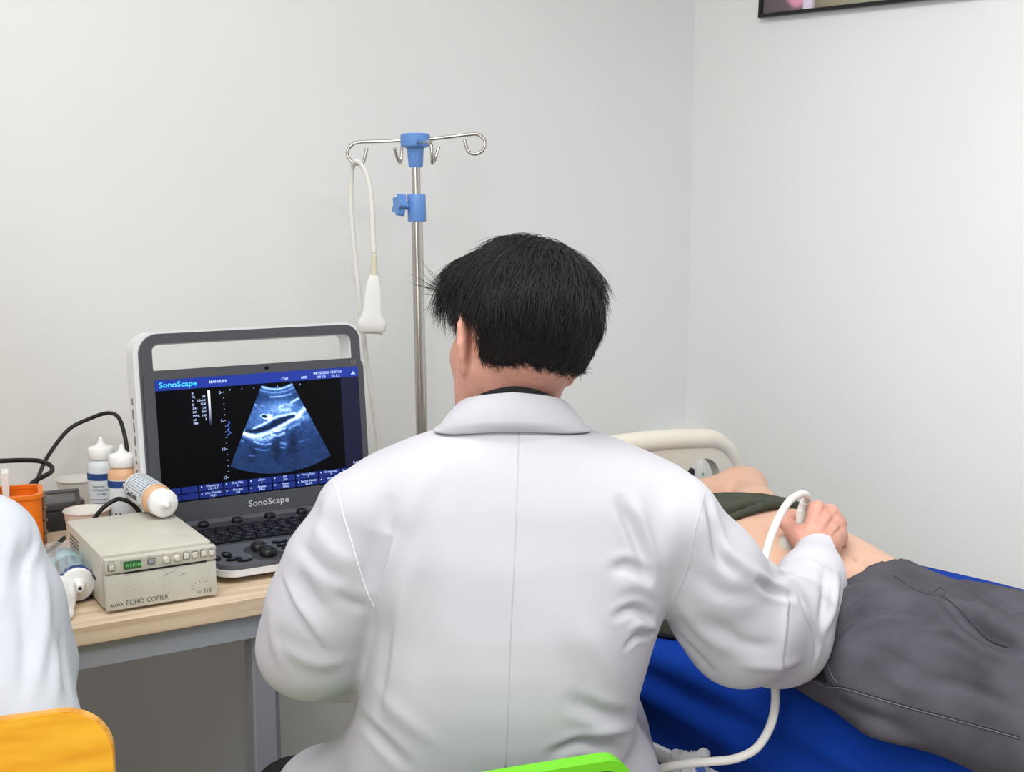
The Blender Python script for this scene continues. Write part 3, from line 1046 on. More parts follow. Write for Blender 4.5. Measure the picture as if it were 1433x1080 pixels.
# keep the flap outside the coat
for i in range(len(cv)):
    j = i % (nrow + 1)
    if j >= 4:
        near = COATT.find_nearest(Vector(cv[i]))
        if near[0] is not None:
            n_ = np.array(near[1]); sd = (cv[i] - np.array(near[0])) @ n_
            want = 0.0032
            if j == nrow: cv[i] = np.array(near[0]) + n_ * want
            elif sd < want: cv[i] = cv[i] + n_ * (want - sd)
cf = [[i * (nrow + 1) + j, i * (nrow + 1) + j + 1, (i + 1) * (nrow + 1) + j + 1, (i + 1) * (nrow + 1) + j] for i in range(nseg) for j in range(nrow)]
col = link_mesh('collar', cv, cf, M_['coat_cloth'], coat, 180)
md = col.modifiers.new('t', 'SOLIDIFY'); md.thickness = 0.003; md.offset = 0
md = col.modifiers.new('s', 'SUBSURF'); md.levels = 1; md.render_levels = 1
# black undershirt rim in the neck
ring = []
for i in range(61):
    a = 2 * math.pi * i / 60
    b_ = max(0.0, -math.sin(a)); ring.append((0.003 + 0.0605 * math.cos(a), 1.541 + 0.0605 * math.sin(a), P(716, 549, 1.47)[2] + 0.0012 * b_ - 0.034 * (1 - b_) ** 1.1 - 0.006 * abs(math.cos(a))))
MB().tube(ring, 0.0055, 8, smooth=False).build('undershirt_collar', M_['undershirt_black'], doc, 180)

# ---- trousers and shoes
T = SDF(grid((-0.50, .009, .32)), grid((1.42, .009, 2.22)), grid((0.05, .009, .70)))
T.cone(HIPL, HIPR, 0.105, 0.105, 0.04)
for h, k, f in ((HIPL, KNL, FTL), (HIPR, KNR, FTR)):
    T.cone(h, k, 0.088, 0.074, 0.03); T.cone(k, f, 0.070, 0.050, 0.02)
V, Fc = T.mesh(2)
link_mesh('trousers', V, Fc, M_['trouser_dark'], doc, 180)
for f in (FTL, FTR):
    T = SDF(grid((f[0] - .08, .005, f[0] + .08)), grid((f[1] - .1, .005, f[1] + .25)), grid((-0.01, .005, .16)))
    T.cone(f + np.array([0, -0.02, -0.04]), f + np.array([0, 0.15, -0.05]), 0.042, 0.036, 0.02)
    T.cone(f + np.array([0, 0, -0.03]), f + np.array([0, 0, 0.02]), 0.045, 0.043, 0.02)
    T.func((f[0] - .1, f[1] - .15, -.02), (f[0] + .1, f[1] + .3, .17), lambda X: 0.002 - X[..., 2], 0.0, 'i')
    V, Fc = T.mesh(2)
    link_mesh('shoe', V, Fc, M_['shoe_dark'], doc, 180)


# ---- hair: a dense under-layer and many single strands, one mesh
def make_hair(H, parent, nstr, seed, full=True):
    A = np.array(H); Ai = np.linalg.inv(A); o = A[:3, 3]
    T = SDF(grid((o[0] - .14, .004, o[0] + .14)), grid((o[1] - .16, .004, o[1] + .16)), grid((o[2] - .13, .004, o[2] + .16)))
    L = lambda X: (X - o.astype(np.float32)) @ A[:3, :3].astype(np.float32)
    add_head(T, H, False)
    T.cone(tp(H, (0, -0.030, -0.050)), tp(H, (0, -0.040, -0.15)), 0.056, 0.060, 0.03)
    sl, X = T._sub(o - .3, o + .3)
    z = L(X)[..., 2]
    T.F[sl] -= np.interp(z, [-.10, -.075, -.045, -.01, .03, .08, .12], [.0005, .002, .0045, .0095, .0150, .016, .015]).astype(np.float32)
    T.ell(H @ Matrix.Translation((-0.004, 0.057, 0.066)), (0.064, 0.045, 0.038), 0.03)      # fringe
    T.ell(H @ Matrix.Translation((-0.016, 0.083, 0.054)), (0.042, 0.024, 0.022), 0.02)

    def keep(X):
        q = L(X); x, y, z = q[..., 0], q[..., 1], q[..., 2]
        face = np.minimum(y - 0.028, 0.042 - z + 0.15 * (y - 0.03))                   # in front of the ears, under the fringe
        side = np.minimum(np.minimum(y + 0.027 + 0.15 * z, 0.012 - z), np.abs(x) - 0.042)         # behind and below the ear
        nape = -0.050 - z + 0.10 * np.abs(x) + 0.0025 * np.sin(x * 330 + 60 * y) + .0015 * np.sin(x * 900)
        neck = np.minimum(-0.045 - z, y + 0.02)
        d = np.maximum(np.maximum(face + .002 * np.sin(x * 500 + z * 400), nape), np.maximum(side + .002 * np.sin(z * 500), neck))
        return -d
    T.func(o - .2, o + .2, lambda X: -keep(X), 0.008, 'i')
    V, Fc = T.mesh(2)
    N = vnormals(V, Fc); q = (V - o) @ A[:3, :3]
    V = V + N * (noise3(q, seed, 24, 55.0) * 0.0016)[:, None]
    tree = bvh(V, Fc)
    mb = MB(); mb.v.append(V); mb.f = Fc.tolist(); mb.m = [0] * len(Fc); mb.n = len(V)
    r = np.random.default_rng(seed)
    ctr = V[Fc].mean(1); ar = np.linalg.norm(np.cross(V[Fc[:, 2]] - V[Fc[:, 0]], V[Fc[:, 3]] - V[Fc[:, 1]]), axis=1)
    qc = (ctr - o) @ A[:3, :3]
    fn = np.cross(V[Fc[:, 2]] - V[Fc[:, 0]], V[Fc[:, 3]] - V[Fc[:, 1]]); fn /= np.linalg.norm(fn, axis=1)[:, None] + 1e-12
    outw = (fn * (ctr - (o + A[:3, :3] @ np.array([0, -0.01, 0.01])))).sum(1) > 0
    w = ar * outw * np.where(qc[:, 2] < 0.0, 1.8, 1.0); w /= w.sum()
    pick = r.choice(len(ctr), nstr, p=w)
    whorl = np.array([0.012, -0.045, 0.120])
    VV, FF = [], []
    nst = 7
    for i in pick:
        p0 = ctr[i]; q0 = qc[i]; n0 = fn[i]
        hgt = np.clip((q0[2] + 0.03) / 0.09, 0, 1)
        Ln = (0.013 + 0.036 * hgt ** 1.2) * r.uniform(0.6, 1.35)
        if q0[1] > 0.055: Ln *= 1.15
        dl = q0 - whorl; dl[2] -= 0.02
        d = A[:3, :3] @ dl
        d = d + np.array([0, 0, -0.030]) * (0.4 + hgt * 0.6)
        if q0[1] > 0.02 and q0[2] > 0.03: d = d + A[:3, :3] @ np.array([-0.05, 0.06, -0.02])   # fringe swept forward
        if q0[2] < -0.02: d = np.array([0, 0, -1.0]) + 0.5 * (A[:3, :3] @ np.array([0.0, -0.2, 0.0]))
        d = d + r.normal(size=3) * 0.30 * np.linalg.norm(d)
        d = d - n0 * (d @ n0); d = norm(d)
        lift = (0.22 + 0.30 * r.random()) * (1.0 if hgt > 0.3 else 0.65)
        if r.random() < 0.010 and hgt > 0.5 and q0[1] < 0.03: lift = 0.95; Ln *= 1.35
        p = p0 - n0 * 0.0015; v = norm(d + n0 * lift); pts = [p]
        for k in range(nst - 1):
            v = norm(v + (-n0) * lift * 0.30 + np.array([0, 0, -0.05]) + r.normal(size=3) * 0.03)
            p = p + v * Ln / (nst - 1); pts.append(p)
        pts = np.array(pts)
        wd = r.uniform(0.00022, 0.00042) if lift < 0.9 else 0.00014
        sidev = norm(np.cross(v, n0)); upv = n0
        ta = np.array([1, 1, 1, .95, .85, .6, .12])
        b = len(VV) * 0
        ringv = [pts + (math.cos(a) * sidev + math.sin(a) * upv)[None] * (wd * ta)[:, None] for a in (0.5, 2.6, 4.7)]
        base = sum(len(x_) for x_ in VV)
        VV.append(np.concatenate(ringv))
        FF.append(base)
    st = np.concatenate(VV); k0 = mb.n
    fs = []
    for base in FF:
        for a in range(3):
            b = (a + 1) % 3
            for k in range(nst - 1):
                fs.append([k0 + base + a * nst + k, k0 + base + b * nst + k, k0 + base + b * nst + k + 1, k0 + base + a * nst + k + 1])
    mb.v.append(st); mb.f += fs; mb.m += [1] * len(fs); mb.n += len(st)
    return mb.build('hair', [M_['hair_base'], M_['hair_black']], parent, 180)


make_hair(HD, doc, 20000, 11)

# ------------------------------------------------------------------ the patient on the bed
def stack(st, n=2.3):
    """body tube along the bed: stations (u, w centre, half width, z bottom, z top)"""
    st = np.array(st, float); st = st[np.argsort(st[:, 0])]

    def fn(X):
        X = np.ascontiguousarray(X); u = X @ U.astype(np.float32); w = X @ W.astype(np.float32); z = X[..., 2]
        I = lambda k: np.interp(u, st[:, 0], st[:, k])
        zc, hz = (I(3) + I(4)) / 2, (I(4) - I(3)) / 2
        s = ((np.abs(w - I(1)) / I(2)) ** n + (np.abs(z - zc) / hz) ** n) ** (1 / n)
        d = (s - 1) * np.minimum(I(2), hz)
        return np.maximum(d, np.maximum(st[0, 0] - u, u - st[-1, 0]))
    return fn


def sm(st, k=6):
    """smooth the stations"""
    st = np.array(st, float); st = st[np.argsort(st[:, 0])]
    o, _ = catmull(st, np.ones(len(st)), k)
    return o


PH = headframe(B(1.66, 1.63, 0.765), 0, 0, 0)
# face up, crown to the headboard
PH = frame(B(1.60, 1.63, 0.775), W, (0, 0, 1), U)
trunk = sm([(0.80, 1.64, .150, .667, .725), (0.95, 1.625, .19, .664, .748), (1.06, 1.632, .180, .664, .788), (1.16, 1.642, .166, .664, .822),
            (1.26, 1.645, .170, .664, .848), (1.36, 1.645, .178, .664, .850), (1.46, 1.645, .18, .664, .836), (1.53, 1.645, .13, .675, .80)])
S = SDF(grid((0.0, .006, 1.75)), grid((0.80, .006, 2.95)), grid((0.64, .006, .93)))
lo, hi = np.array([0.0, .8, .6]), np.array([1.75, 3.0, .95])
S.func(lo, hi, stack(trunk), 0.0)
S.ell(frame(B(1.105, 1.66, 0.802), U, W, np.cross(U, W)), (0.007, 0.010, 0.012), 0.006, 's')   # navel
add_head(S, PH)
S.cone(B(1.49, 1.64, .76), B(1.56, 1.635, .765), 0.058, 0.055, 0.03)
FAR = [(B(1.46, 1.80, .742), .055), (B(1.54, 1.94, .755), .050), (B(1.635, 2.03, .778), .040), (B(1.645, 2.01, .776), .041), (B(1.655, 1.89, .765), .040), (B(1.665, 1.775, .735), .028)]
NEAR = [(B(1.46, 1.49, .77), .056), (B(1.55, 1.42, .765), .047), (B(1.63, 1.385, .765), .039), (B(1.65, 1.44, .755), .036), (B(1.665, 1.50, .725), .028)]
for ch in (FAR, NEAR): S.chain(ch, 0.02)
for e, c_ in ((FAR[-1][0], -1), (NEAR[-1][0], 1)):
    S.cone(e, e + W * 0.05 * c_, 0.026, 0.026, 0.012, sq=((0, 0, 1), 0.6))
    for i in range(4):
        b_ = e + W * 0.06 * c_ + U * (0.026 - 0.017 * i)
        S.cone(b_, b_ + W * 0.05 * c_ + np.array([0, 0, -0.006]), 0.009, 0.008, 0.004)
    S.cone(e + W * 0.02 * c_ + U * 0.02, e + W * 0.05 * c_ + U * 0.05, 0.011, 0.009, 0.006)
LEGN = [(B(0.95, 1.490, .735), .088), (B(0.70, 1.455, .748), .088), (B(0.48, 1.44, .742), .070), (B(0.25, 1.445, .73), .056), (B(0.06, 1.455, .72), .046)]
LEGF = [(B(0.93, 1.735, .695), .078), (B(0.70, 1.79, .705), .078), (B(0.48, 1.84, .732), .066), (B(0.25, 1.85, .728), .056), (B(0.06, 1.85, .72), .046)]
for lg in (LEGN, LEGF):
    S.chain([(p - np.array([0, 0, .006]), r * .80) for p, r in lg], 0.02)
    a = lg[-1][0]
    S.cone(a, a - U * 0.03 + np.array([0, 0, .0]), 0.036, 0.032, 0.01); S.cone(a - U * 0.03 + np.array([0, 0, .0]), a - U * 0.06 + np.array([0, 0, .13]), 0.030, 0.022, 0.02)
S.func(lo, hi, lambda X: 0.6645 - X[..., 2], 0.004, 'i')
V, Fc = S.mesh(2)
pat = thing('person', B(1.0, 1.65, BZ), 'person lying on the blue bed in grey trousers, olive shirt pulled up off the belly', 'person')
N = vnormals(V, Fc)
u_, w_ = V @ U, V @ W
# soft skin folds across the flank and the fold at the elbow
V = V + N * (-0.0018 * np.exp(-((u_ - 1.215 - 0.10 * (w_ - 1.6)) / 0.006) ** 2) * (w_ < 1.62) - 0.0022 * np.exp(-((u_ - 1.07 - 0.05 * (w_ - 1.66)) / 0.007) ** 2) * (np.abs(w_ - 1.66) < .07))[:, None]
link_mesh('body', V, Fc, M_['skin_belly'], pat, 180)
PATT = bvh(V, Fc)
make_hair(PH, pat, 1500, 5)

# olive shirt, pulled up to the chest: hem with rolls
shirt = sm([(1.262, 1.647, .177, .664, .860), (1.30, 1.645, .181, .664, .864), (1.36, 1.645, .186, .664, .862), (1.46, 1.645, .188, .664, .846), (1.53, 1.645, .14, .672, .812)])
S = SDF(grid((0.05, .0048, 1.1)), grid((1.5, .0048, 2.5)), grid((0.655, .0048, .92)))
lo2, hi2 = np.array([.05, 1.5, .65]), np.array([1.1, 2.5, .93])
S.func(lo2, hi2, stack(shirt), 0.0)
S.func(lo2, hi2, lambda X: (1.285 + 0.03 * np.sin((X @ W.astype(np.float32)) * 9)) - (X @ U.astype(np.float32)), 0.004, 'i')
S.chain([(FAR[0][0] - np.array([0, 0, .012]), .058), (FAR[0][0] * .5 + FAR[1][0] * .5 - np.array([0, 0, .006]), .055)], 0.03)
S.chain([(NEAR[0][0], .064), (NEAR[0][0] * .4 + NEAR[1][0] * .6, .058)], 0.02)
for du, r, ph in ((0.0, .0075, 0.0), (0.022, .0065, 1.1), (0.05, .007, 2.2)):
    ring = []
    for a in np.linspace(-0.25, math.pi + 0.25, 26):
        hw_, zt2 = 0.174, 0.860 - 0.06 * du
        ring.append((B(1.295 + du + 0.012 * math.sin(a * 3 + ph), 1.646 + hw_ * math.cos(a), .735 + (zt2 - .735) * (math.sin(a) ** 0.75 if math.sin(a) > 0 else math.sin(a))), r))
    S.chain(ring, 0.008)
# cloth bunched beside the near flank
S.chain([(B(1.30, 1.452, .70), .022), (B(1.33, 1.435, .690), .020), (B(1.40, 1.43, .69), .022)], 0.012)
S.chain([(B(1.295, 1.44, .678), .012), (B(1.34, 1.418, .676), .012), (B(1.40, 1.415, .678), .012)], 0.006)
S.func(lo2, hi2, lambda X: 0.6645 - X[..., 2], 0.002, 'i')
V, Fc = S.mesh(2)
N = vnormals(V, Fc); V = V + N * (noise3(V, 31, 20, 60.0) * 0.0012)[:, None]
link_mesh('shirt', V, Fc, M_['olive_cloth'], pat, 180)

# grey trousers
pel = sm([(0.66, 1.63, .15, .667, .745), (0.78, 1.625, .20, .665, .765), (0.90, 1.615, .225, .664, .776), (1.0, 1.620, .212, .664, .786), (1.055, 1.627, .195, .664, .796), (1.12, 1.635, .18, .664, .815)])
S = SDF(grid((0.28, .005, 1.75)), grid((0.80, .005, 2.25)), grid((0.645, .005, .87)))
S.func((.4, .7, .6), (1.8, 2.3, .9), stack(pel), 0.0)
for lg, k in ((LEGN, 1.08), (LEGF, 1.08)): S.chain([(p, r * k) for p, r in lg], 0.03)
S.chain([(B(1.03, 1.445, .705), .045), (B(0.88, 1.418, .703), .050), (B(0.55, 1.385, .712), .050)], 0.05)
S.func((.4, .7, .6), (1.8, 2.3, .9), lambda X: (X @ U.astype(np.float32)) - (1.075 + 0.12 * ((X @ W.astype(np.float32)) - 1.65)), 0.002, 'i')
S.func((.4, .7, .6), (1.8, 2.3, .9), lambda X: 0.6645 - X[..., 2], 0.006, 'i')
V, Fc = S.mesh(2)
N = vnormals(V, Fc); V = V + N * (noise3(V * np.array([1, 1, 1.4]), 41, 24, 26.0) * 0.0014)[:, None]
PF = [
    ([(1185, 862), (1215, 842), (1262, 834), (1330, 852)], .008, .007, 'ridge'),
    ([(1172, 885), (1205, 860), (1255, 850), (1300, 858)], .007, -.006, 'ridge'),
    ([(1165, 912), (1195, 884), (1240, 866), (1290, 868)], .008, .006, 'ridge'),
    ([(1275, 880), (1320, 884), (1370, 902)], .007, .005, 'ridge'),
    ([(1322, 838), (1352, 868), (1385, 892), (1428, 908)], .011, .016, 'valley'),
    ([(1252, 806), (1272, 818), (1300, 829), (1322, 836)], .004, .006, 'step'),
    ([(1345, 830), (1385, 858), (1428, 880)], .009, .006, 'ridge'),
    ([(1340, 815), (1380, 835), (1428, 862)], .008, -.005, 'ridge'),
    ([(1160, 975), (1200, 996), (1260, 1016)], .010, -.006, 'ridge'),
    ([(1180, 1015), (1230, 1022), (1300, 1044)], .010, .006, 'ridge'),
    ([(1300, 950), (1350, 960), (1425, 992)], .010, -.005, 'ridge'),
    ([(1230, 930), (1260, 958), (1300, 975)], .010, .004, 'ridge'),
    ([(1200, 905), (1240, 915), (1290, 945)], .009, -.004, 'ridge'),
    ([(1300, 900), (1345, 915), (1400, 945)], .010, .004, 'ridge'),
    ([(1310, 800), (1350, 812), (1400, 838)], .007, .006, 'ridge'),
    ([(1150, 1000), (1200, 1020), (1280, 1040)], .008, .005, 'ridge'),
]
V = folds(V, Fc, PF)
trou = link_mesh('trousers', V, Fc, M_['grey_denim'], pat, 180)
TROUT = bvh(V, Fc)
seam('side_seam', [(1128, 945), (1160, 958), (1180, 960), (1230, 975), (1290, 992), (1350, 1008), (1428, 1030)], .0016, 'denim_thread', trou, TROUT, 0.0004)
seam('side_seam', [(1128, 948), (1160, 961), (1180, 963), (1230, 978), (1290, 995), (1350, 1011), (1428, 1033)], .0008, 'denim_pale', trou, TROUT, 0.0006)
seam('pocket_seam', [(1148, 920), (1154, 935), (1160, 948), (1168, 958)], .0016, 'denim_thread', trou, TROUT, 0.0003)
seam('pocket_seam', [(1153, 918), (1159, 933), (1165, 946), (1172, 956)], .0007, 'denim_pale', trou, TROUT, 0.0006)
seam('fly_seam', [(1252, 806), (1275, 822), (1300, 832), (1318, 834), (1340, 850), (1365, 876), (1385, 895), (1410, 905)], .0012, 'denim_thread', trou, TROUT, 0.0003)
seam('fly_seam', [(1308, 828), (1316, 822), (1322, 828), (1318, 836)], .0008, 'denim_thread', trou, TROUT, 0.0004)
# dark opening of the side pocket, lying on the hip
pk, pkn = [], []
A3 = np.array([(1122, 944), (1147, 926), (1160, 957)], float)
mb = MB(); n_ = 8; ids = {}
for i in range(n_ + 1):
    for j in range(n_ + 1 - i):
        a, b = i / n_, j / n_; q_ = A3[0] * (1 - a - b) + A3[1] * a + A3[2] * b
        h_ = hit(TROUT, q_[0], q_[1])
        if h_ is not None: ids[(i, j)] = len(pk); pk.append(h_[0] + h_[1] * .0007)
fc_ = [[ids[k] for k in t] for i in range(n_) for j in range(n_ - i) for t in ([(i, j), (i + 1, j), (i, j + 1)], [(i + 1, j), (i + 1, j + 1), (i, j + 1)]) if all(k in ids for k in t)]
if fc_: link_mesh('pocket_opening', pk, fc_, M_['undershirt_black'], trou, 180)

# ------------------------------------------------------------------ chairs
YA = math.radians(20)
gx, gy = np.array([math.cos(YA), math.sin(YA), 0]), np.array([-math.sin(YA), math.cos(YA), 0])
gc = P(786, 1067, 1.352)                       # on the top edge of the green back
gtop = gc[2]
go = np.array([gc[0], gc[1], 0]) - gx * 0.125 + gy * 0.0
FG = frame(go, gx, gy, (0, 0, 1))              # x across, y to the front, z up; the back stands at y = 0
green = thing('stacking_chair', go + gy * 0.2, 'bright green plastic chair the person in the white coat is sitting on', 'chair')
GB = lambda y: frame(go + gy * y, gx, (0, 0, 1), -gy)
ou = rrect(-0.21, 0.21, 0.52, gtop, (0.03, 0.03, 0.032, 0.032), 8)
ri = rrect(-0.198, 0.198, 0.532, gtop - 0.012, (0.022, 0.022, 0.024, 0.024), 8)
bk = MB().prism(ou, -0.010, 0.014, GB(0.0), hole=ri).build('backrest', M_['chair_green'], green, 40)
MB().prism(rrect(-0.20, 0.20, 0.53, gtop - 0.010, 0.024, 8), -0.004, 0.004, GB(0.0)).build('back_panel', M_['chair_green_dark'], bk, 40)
MB().box((0, 0.235, 0.445), (0.42, 0.42, 0.03), FG, 0.014, 3).build('seat', M_['chair_green'], green)
for sx in (-1, 1):
    MB().tube([go + gx * .17 * sx + gy * .03 + np.array([0, 0, .44]), go + gx * .19 * sx - gy * .03 + np.array([0, 0, .01])], .011, 10, smooth=False).build('leg', M_['chair_chrome'], green)
    MB().tube([go + gx * .17 * sx + gy * .40 + np.array([0, 0, .44]), go + gx * .19 * sx + gy * .43 + np.array([0, 0, .01])], .011, 10, smooth=False).build('leg', M_['chair_chrome'], green)
    MB().tube([go + gx * .18 * sx + gy * .03 + np.array([0, 0, .44]), go + gx * .18 * sx + gy * .004 + np.array([0, 0, .55])], .012, 10, smooth=False).build('back_support', M_['chair_chrome'], green)

yc_ = P(160, 1050, 1.25)
ya = math.radians(14)
yx, yy = np.array([math.cos(ya), math.sin(ya), 0]), np.array([-math.sin(ya), math.cos(ya), 0])
yt = P(60, 988, 1.24)[2]
yo = np.array([yc_[0], yc_[1], 0]) - yx * 0.20
yel = thing('plywood_chair', yo + yy * 0.2, 'yellow plywood chair in front of the white coat at the left edge', 'chair')
# curved moulded plywood back
outl = rrect(-0.20, 0.20, yt - 0.30, yt, (0.05, 0.05, 0.055, 0.055), 10)
cvx = lambda x: 0.022 * (1 - (x / 0.2) ** 2)


def ply(outl, t0, t1):
    bm = bmesh.new(); n = len(outl)
    f = bm.faces.new([bm.verts.new((x, z, 0)) for x, z in outl])
    r_ = bmesh.ops.extrude_face_region(bm, geom=[f])
    for v in r_['geom']:
        if isinstance(v, bmesh.types.BMVert): v.co.z = 1
    for x in np.linspace(-0.17, 0.17, 14):
        bmesh.ops.bisect_plane(bm, geom=bm.verts[:] + bm.edges[:] + bm.faces[:], plane_co=(x, 0, 0), plane_no=(1, 0, 0))
    bmesh.ops.recalc_face_normals(bm, faces=bm.faces[:])
    bm.verts.index_update()
    vs = [yo + yx * v.co.x + np.array([0, 0, v.co.y]) - yy * (cvx(v.co.x) + (t0 + (t1 - t0) * v.co.z)) for v in bm.verts]
    fs = [[v.index for v in f.verts] for f in bm.faces]; bm.free()
    return vs, fs


vs, fs = ply(outl, -0.009, 0.003)
ybk = link_mesh('backrest', vs, fs, M_['chair_ply_edge'], yel, 40)
vs, fs = ply([(x * 0.993, z - 0.0008) for x, z in outl], 0.0025, 0.0045)
link_mesh('back_veneer', vs, fs, M_['chair_yellow'], ybk, 40)
FY = frame(yo, yx, yy, (0, 0, 1))
MB().box((0, 0.23, 0.445), (0.40, 0.40, 0.014), FY, 0.006, 2).build('seat', M_['chair_yellow'], yel)
for sx in (-1, 1):
    for y0, y1 in ((.04, -.02), (.40, .43)):
        MB().tube([yo + yx * .16 * sx + yy * y0 + np.array([0, 0, .437]), yo + yx * .18 * sx + yy * y1 + np.array([0, 0, .01])], .011, 10, smooth=False).build('leg', M_['chair_chrome'], yel)
    MB().tube([yo + yx * .14 * sx + yy * .06 + np.array([0, 0, .437]), yo + yx * .14 * sx + yy * .005 + np.array([0, 0, .60]), yo + yx * .14 * sx - yy * .0 + np.array([0, 0, yt - .12])], .010, 10).build('back_support', M_['chair_chrome'], yel)

# ------------------------------------------------------------------ person at the left edge, mostly outside the picture
sh = P(-12, 762, 1.50)
px0 = -1.02
HD2 = headframe((px0 - 0.02, 1.60, 1.28), math.radians(-10), math.radians(-12), 0)
S = SDF(grid((-1.36, .006, -.48)), grid((1.34, .006, 2.2)), grid((0.0, .010, .60), (.60, .006, 1.45)))
add_head(S, HD2)
nk0, nk1 = tp(HD2, (0, -0.03, -0.05)), np.array([px0, 1.56, 1.08])
S.cone(nk0, nk1, .055, .058, .03)
S.cone(nk1, np.array([px0 - .15, 1.55, .99]), .04, .04, .04); S.cone(nk1 - np.array([0, 0, .03]), sh - np.array([.06, 0, .01]), .035, .03, .04)
S.cone(np.array([px0, 1.56, .98]), np.array([px0, 1.58, .6]), .11, .11, .05)
EL2 = P(28, 930, 1.52)
ARM2 = [(sh, .060), (P(14, 850, 1.51), .058), (EL2, .062), (np.array([-0.80, 1.66, .69]), .046)]
WR2 = np.array([-0.92, 1.76, 0.665])
ARM2b = [(np.array([px0 - .17, 1.54, .98]), .055), (np.array([px0 - .22, 1.56, .76]), .055), (np.array([px0 - .16, 1.70, .70]), .045), (np.array([px0 - .10, 1.76, .69]), .036)]
ARM2[-1] = (np.array([-0.87, 1.72, 0.675]), .040)
S.chain([(p, r * .7) for p, r in ARM2], .02); S.cone(ARM2[-1][0], WR2, .027, .022, .015)
S.chain([(p, r * .7) for p, r in ARM2b], .02)
for w_0, dx in ((WR2, 1), (ARM2b[-1][0] + np.array([.0, .03, 0]), 1)):
    kn = [w_0 + np.array(v) for v in ((-.034, .068, .004), (-.014, .075, .006), (.007, .074, .005), (.026, .066, 0))]
    add_hand(S, w_0, kn, dict(palm=[.014] * 4, fr=[.0098] * 4, fing=[[k, k + np.array((0, .035, -.004)), k + np.array((0, .055, -.014)), k + np.array((0, .066, -.028))] for k in kn],
             thumb=[w_0 + np.array((-.024, .02, -.004)), w_0 + np.array((-.046, .045, -.008)), w_0 + np.array((-.055, .07, -.014)), w_0 + np.array((-.056, .088, -.02))]), .024)
for sx in (-.09, .09):
    S.cone((px0 + sx, 1.58, .55), (px0 + sx * 1.4, 1.98, .56), .08, .06, .03); S.cone((px0 + sx * 1.4, 1.98, .56), (px0 + sx * 1.4, 1.96, .09), .055, .038, .02)
    S.cone((px0 + sx * 1.4, 1.96, .07), (px0 + sx * 1.4, 2.1, .035), .036, .026, .02)
V, Fc = S.mesh(1)
oth = thing('person', (px0, 1.6, 0), 'person in a white coat on the yellow chair, only shoulder and sleeve in view', 'person')
link_mesh('body', V, Fc, M_['skin_hand'], oth, 180)
make_hair(HD2, oth, 1500, 3)
S = SDF(grid((-1.34, .006, -.48)), grid((1.29, .006, 1.9)), grid((0.47, .006, 1.16)))
S.cone(np.array([px0 - .02, 1.55, .98]), np.array([px0, 1.57, .62]), .135, .16, .05)
S.cone(nk1 + np.array([0, 0, -.02]), np.array([px0 - .16, 1.55, .99]), .066, .06, .04); S.cone(nk1 + np.array([0, 0, -.02]), sh + np.array([-.03, 0.0, -.0]), .062, .054, .04)
S.chain(ARM2, .04); S.chain(ARM2b, .03)
# the coat spreads over the chair back on this side
S.cone(P(8, 860, 1.47), P(24, 1030, 1.42), .050, .078, .05)
S.cone(P(-60, 790, 1.48), P(-60, 1060, 1.43), .06, .11, .05); S.cone(P(-8, 900, 1.46), P(-12, 1060, 1.43), .06, .09, .05)
for sx in (-.09, .09): S.cone((px0 + sx, 1.56, .57), (px0 + sx * 1.4, 1.84, .565), .10, .082, .03)
S.cone(nk1 + np.array([0, 0, -.01]), nk0, .062, .06, .004, 's')
S.func((-1.4, 1.2, .4), (-.3, 2.0, 1.2), lambda X: 0.485 - X[..., 2], 0.0, 'i')
V, Fc = S.mesh(3)
N = vnormals(V, Fc); V = V + N * (noise3(V * np.array([1, 1, .4]), 51, 20, 30.0) * 0.0018)[:, None]
V = folds(V, Fc, [([(44, 712), (50, 760), (36, 800), (40, 880)], .010, .006, 'step'), ([(20, 745), (8, 790), (2, 850)], .010, .006, 'ridge'),
                  ([(60, 800), (62, 870), (50, 960)], .010, .007, 'ridge'), ([(30, 850), (38, 910), (30, 980)], .009, -.006, 'ridge'), ([(85, 880), (90, 930), (96, 975)], .008, -.005, 'ridge'),
                  ([(70, 880), (78, 930), (78, 985)], .008, .005, 'ridge')])
link_mesh('coat', V, Fc, M_['coat_cloth_left'], oth, 180)

S = SDF(grid((-1.32, .009, -.70)), grid((1.42, .009, 2.12)), grid((.05, .009, .70)))
for sx in (-.09, .09):
    S.cone((px0 + sx, 1.56, .55), (px0 + sx * 1.4, 1.98, .56), .090, .072, .03); S.cone((px0 + sx * 1.4, 1.98, .56), (px0 + sx * 1.4, 1.96, .10), .066, .05, .02)
V, Fc = S.mesh(2)
link_mesh('trousers', V, Fc, M_['trouser_dark'], oth, 180)

# ------------------------------------------------------------------ picture on the right-hand wall
f0 = on_wall(1060.5, 25, CORNER, rn, 0.022); f1 = on_wall(1284, 0.5, CORNER, rn, 0.022)
fx = norm(f1 - f0); fz = norm(np.cross(fx, -rn)); fz = fz if fz[2] > 0 else -fz
fnr = norm(np.cross(fx, fz)); fnr = fnr if fnr @ rn > 0 else -fnr
FP = frame(f0 - fnr * 0.02, fx, fz, fnr)
PW, PH_ = 0.62, 0.45
pic = thing('picture_frame', f0 + fx * PW / 2, 'thin black picture frame with a pink flower print hanging high on the wall', 'picture')
n_ = 6
MB().prism(rrect(0, PW, 0, PH_, .0005, 2), 0.006, 0.020, FP, hole=rrect(.009, PW - .009, .009, PH_ - .009, .0005, 2)).build('frame', M_['frame_black'], pic, 20)
nx_, ny_ = 90, 64
vs, fs = [], []
xs_, ys_ = np.linspace(.008, PW - .008, nx_), np.linspace(.008, PH_ - .008, ny_)
for y in ys_:
    for x in xs_: vs.append((x, y, .012))
fs = [[j * nx_ + i, j * nx_ + i + 1, (j + 1) * nx_ + i + 1, (j + 1) * nx_ + i] for j in range(ny_ - 1) for i in range(nx_ - 1)]
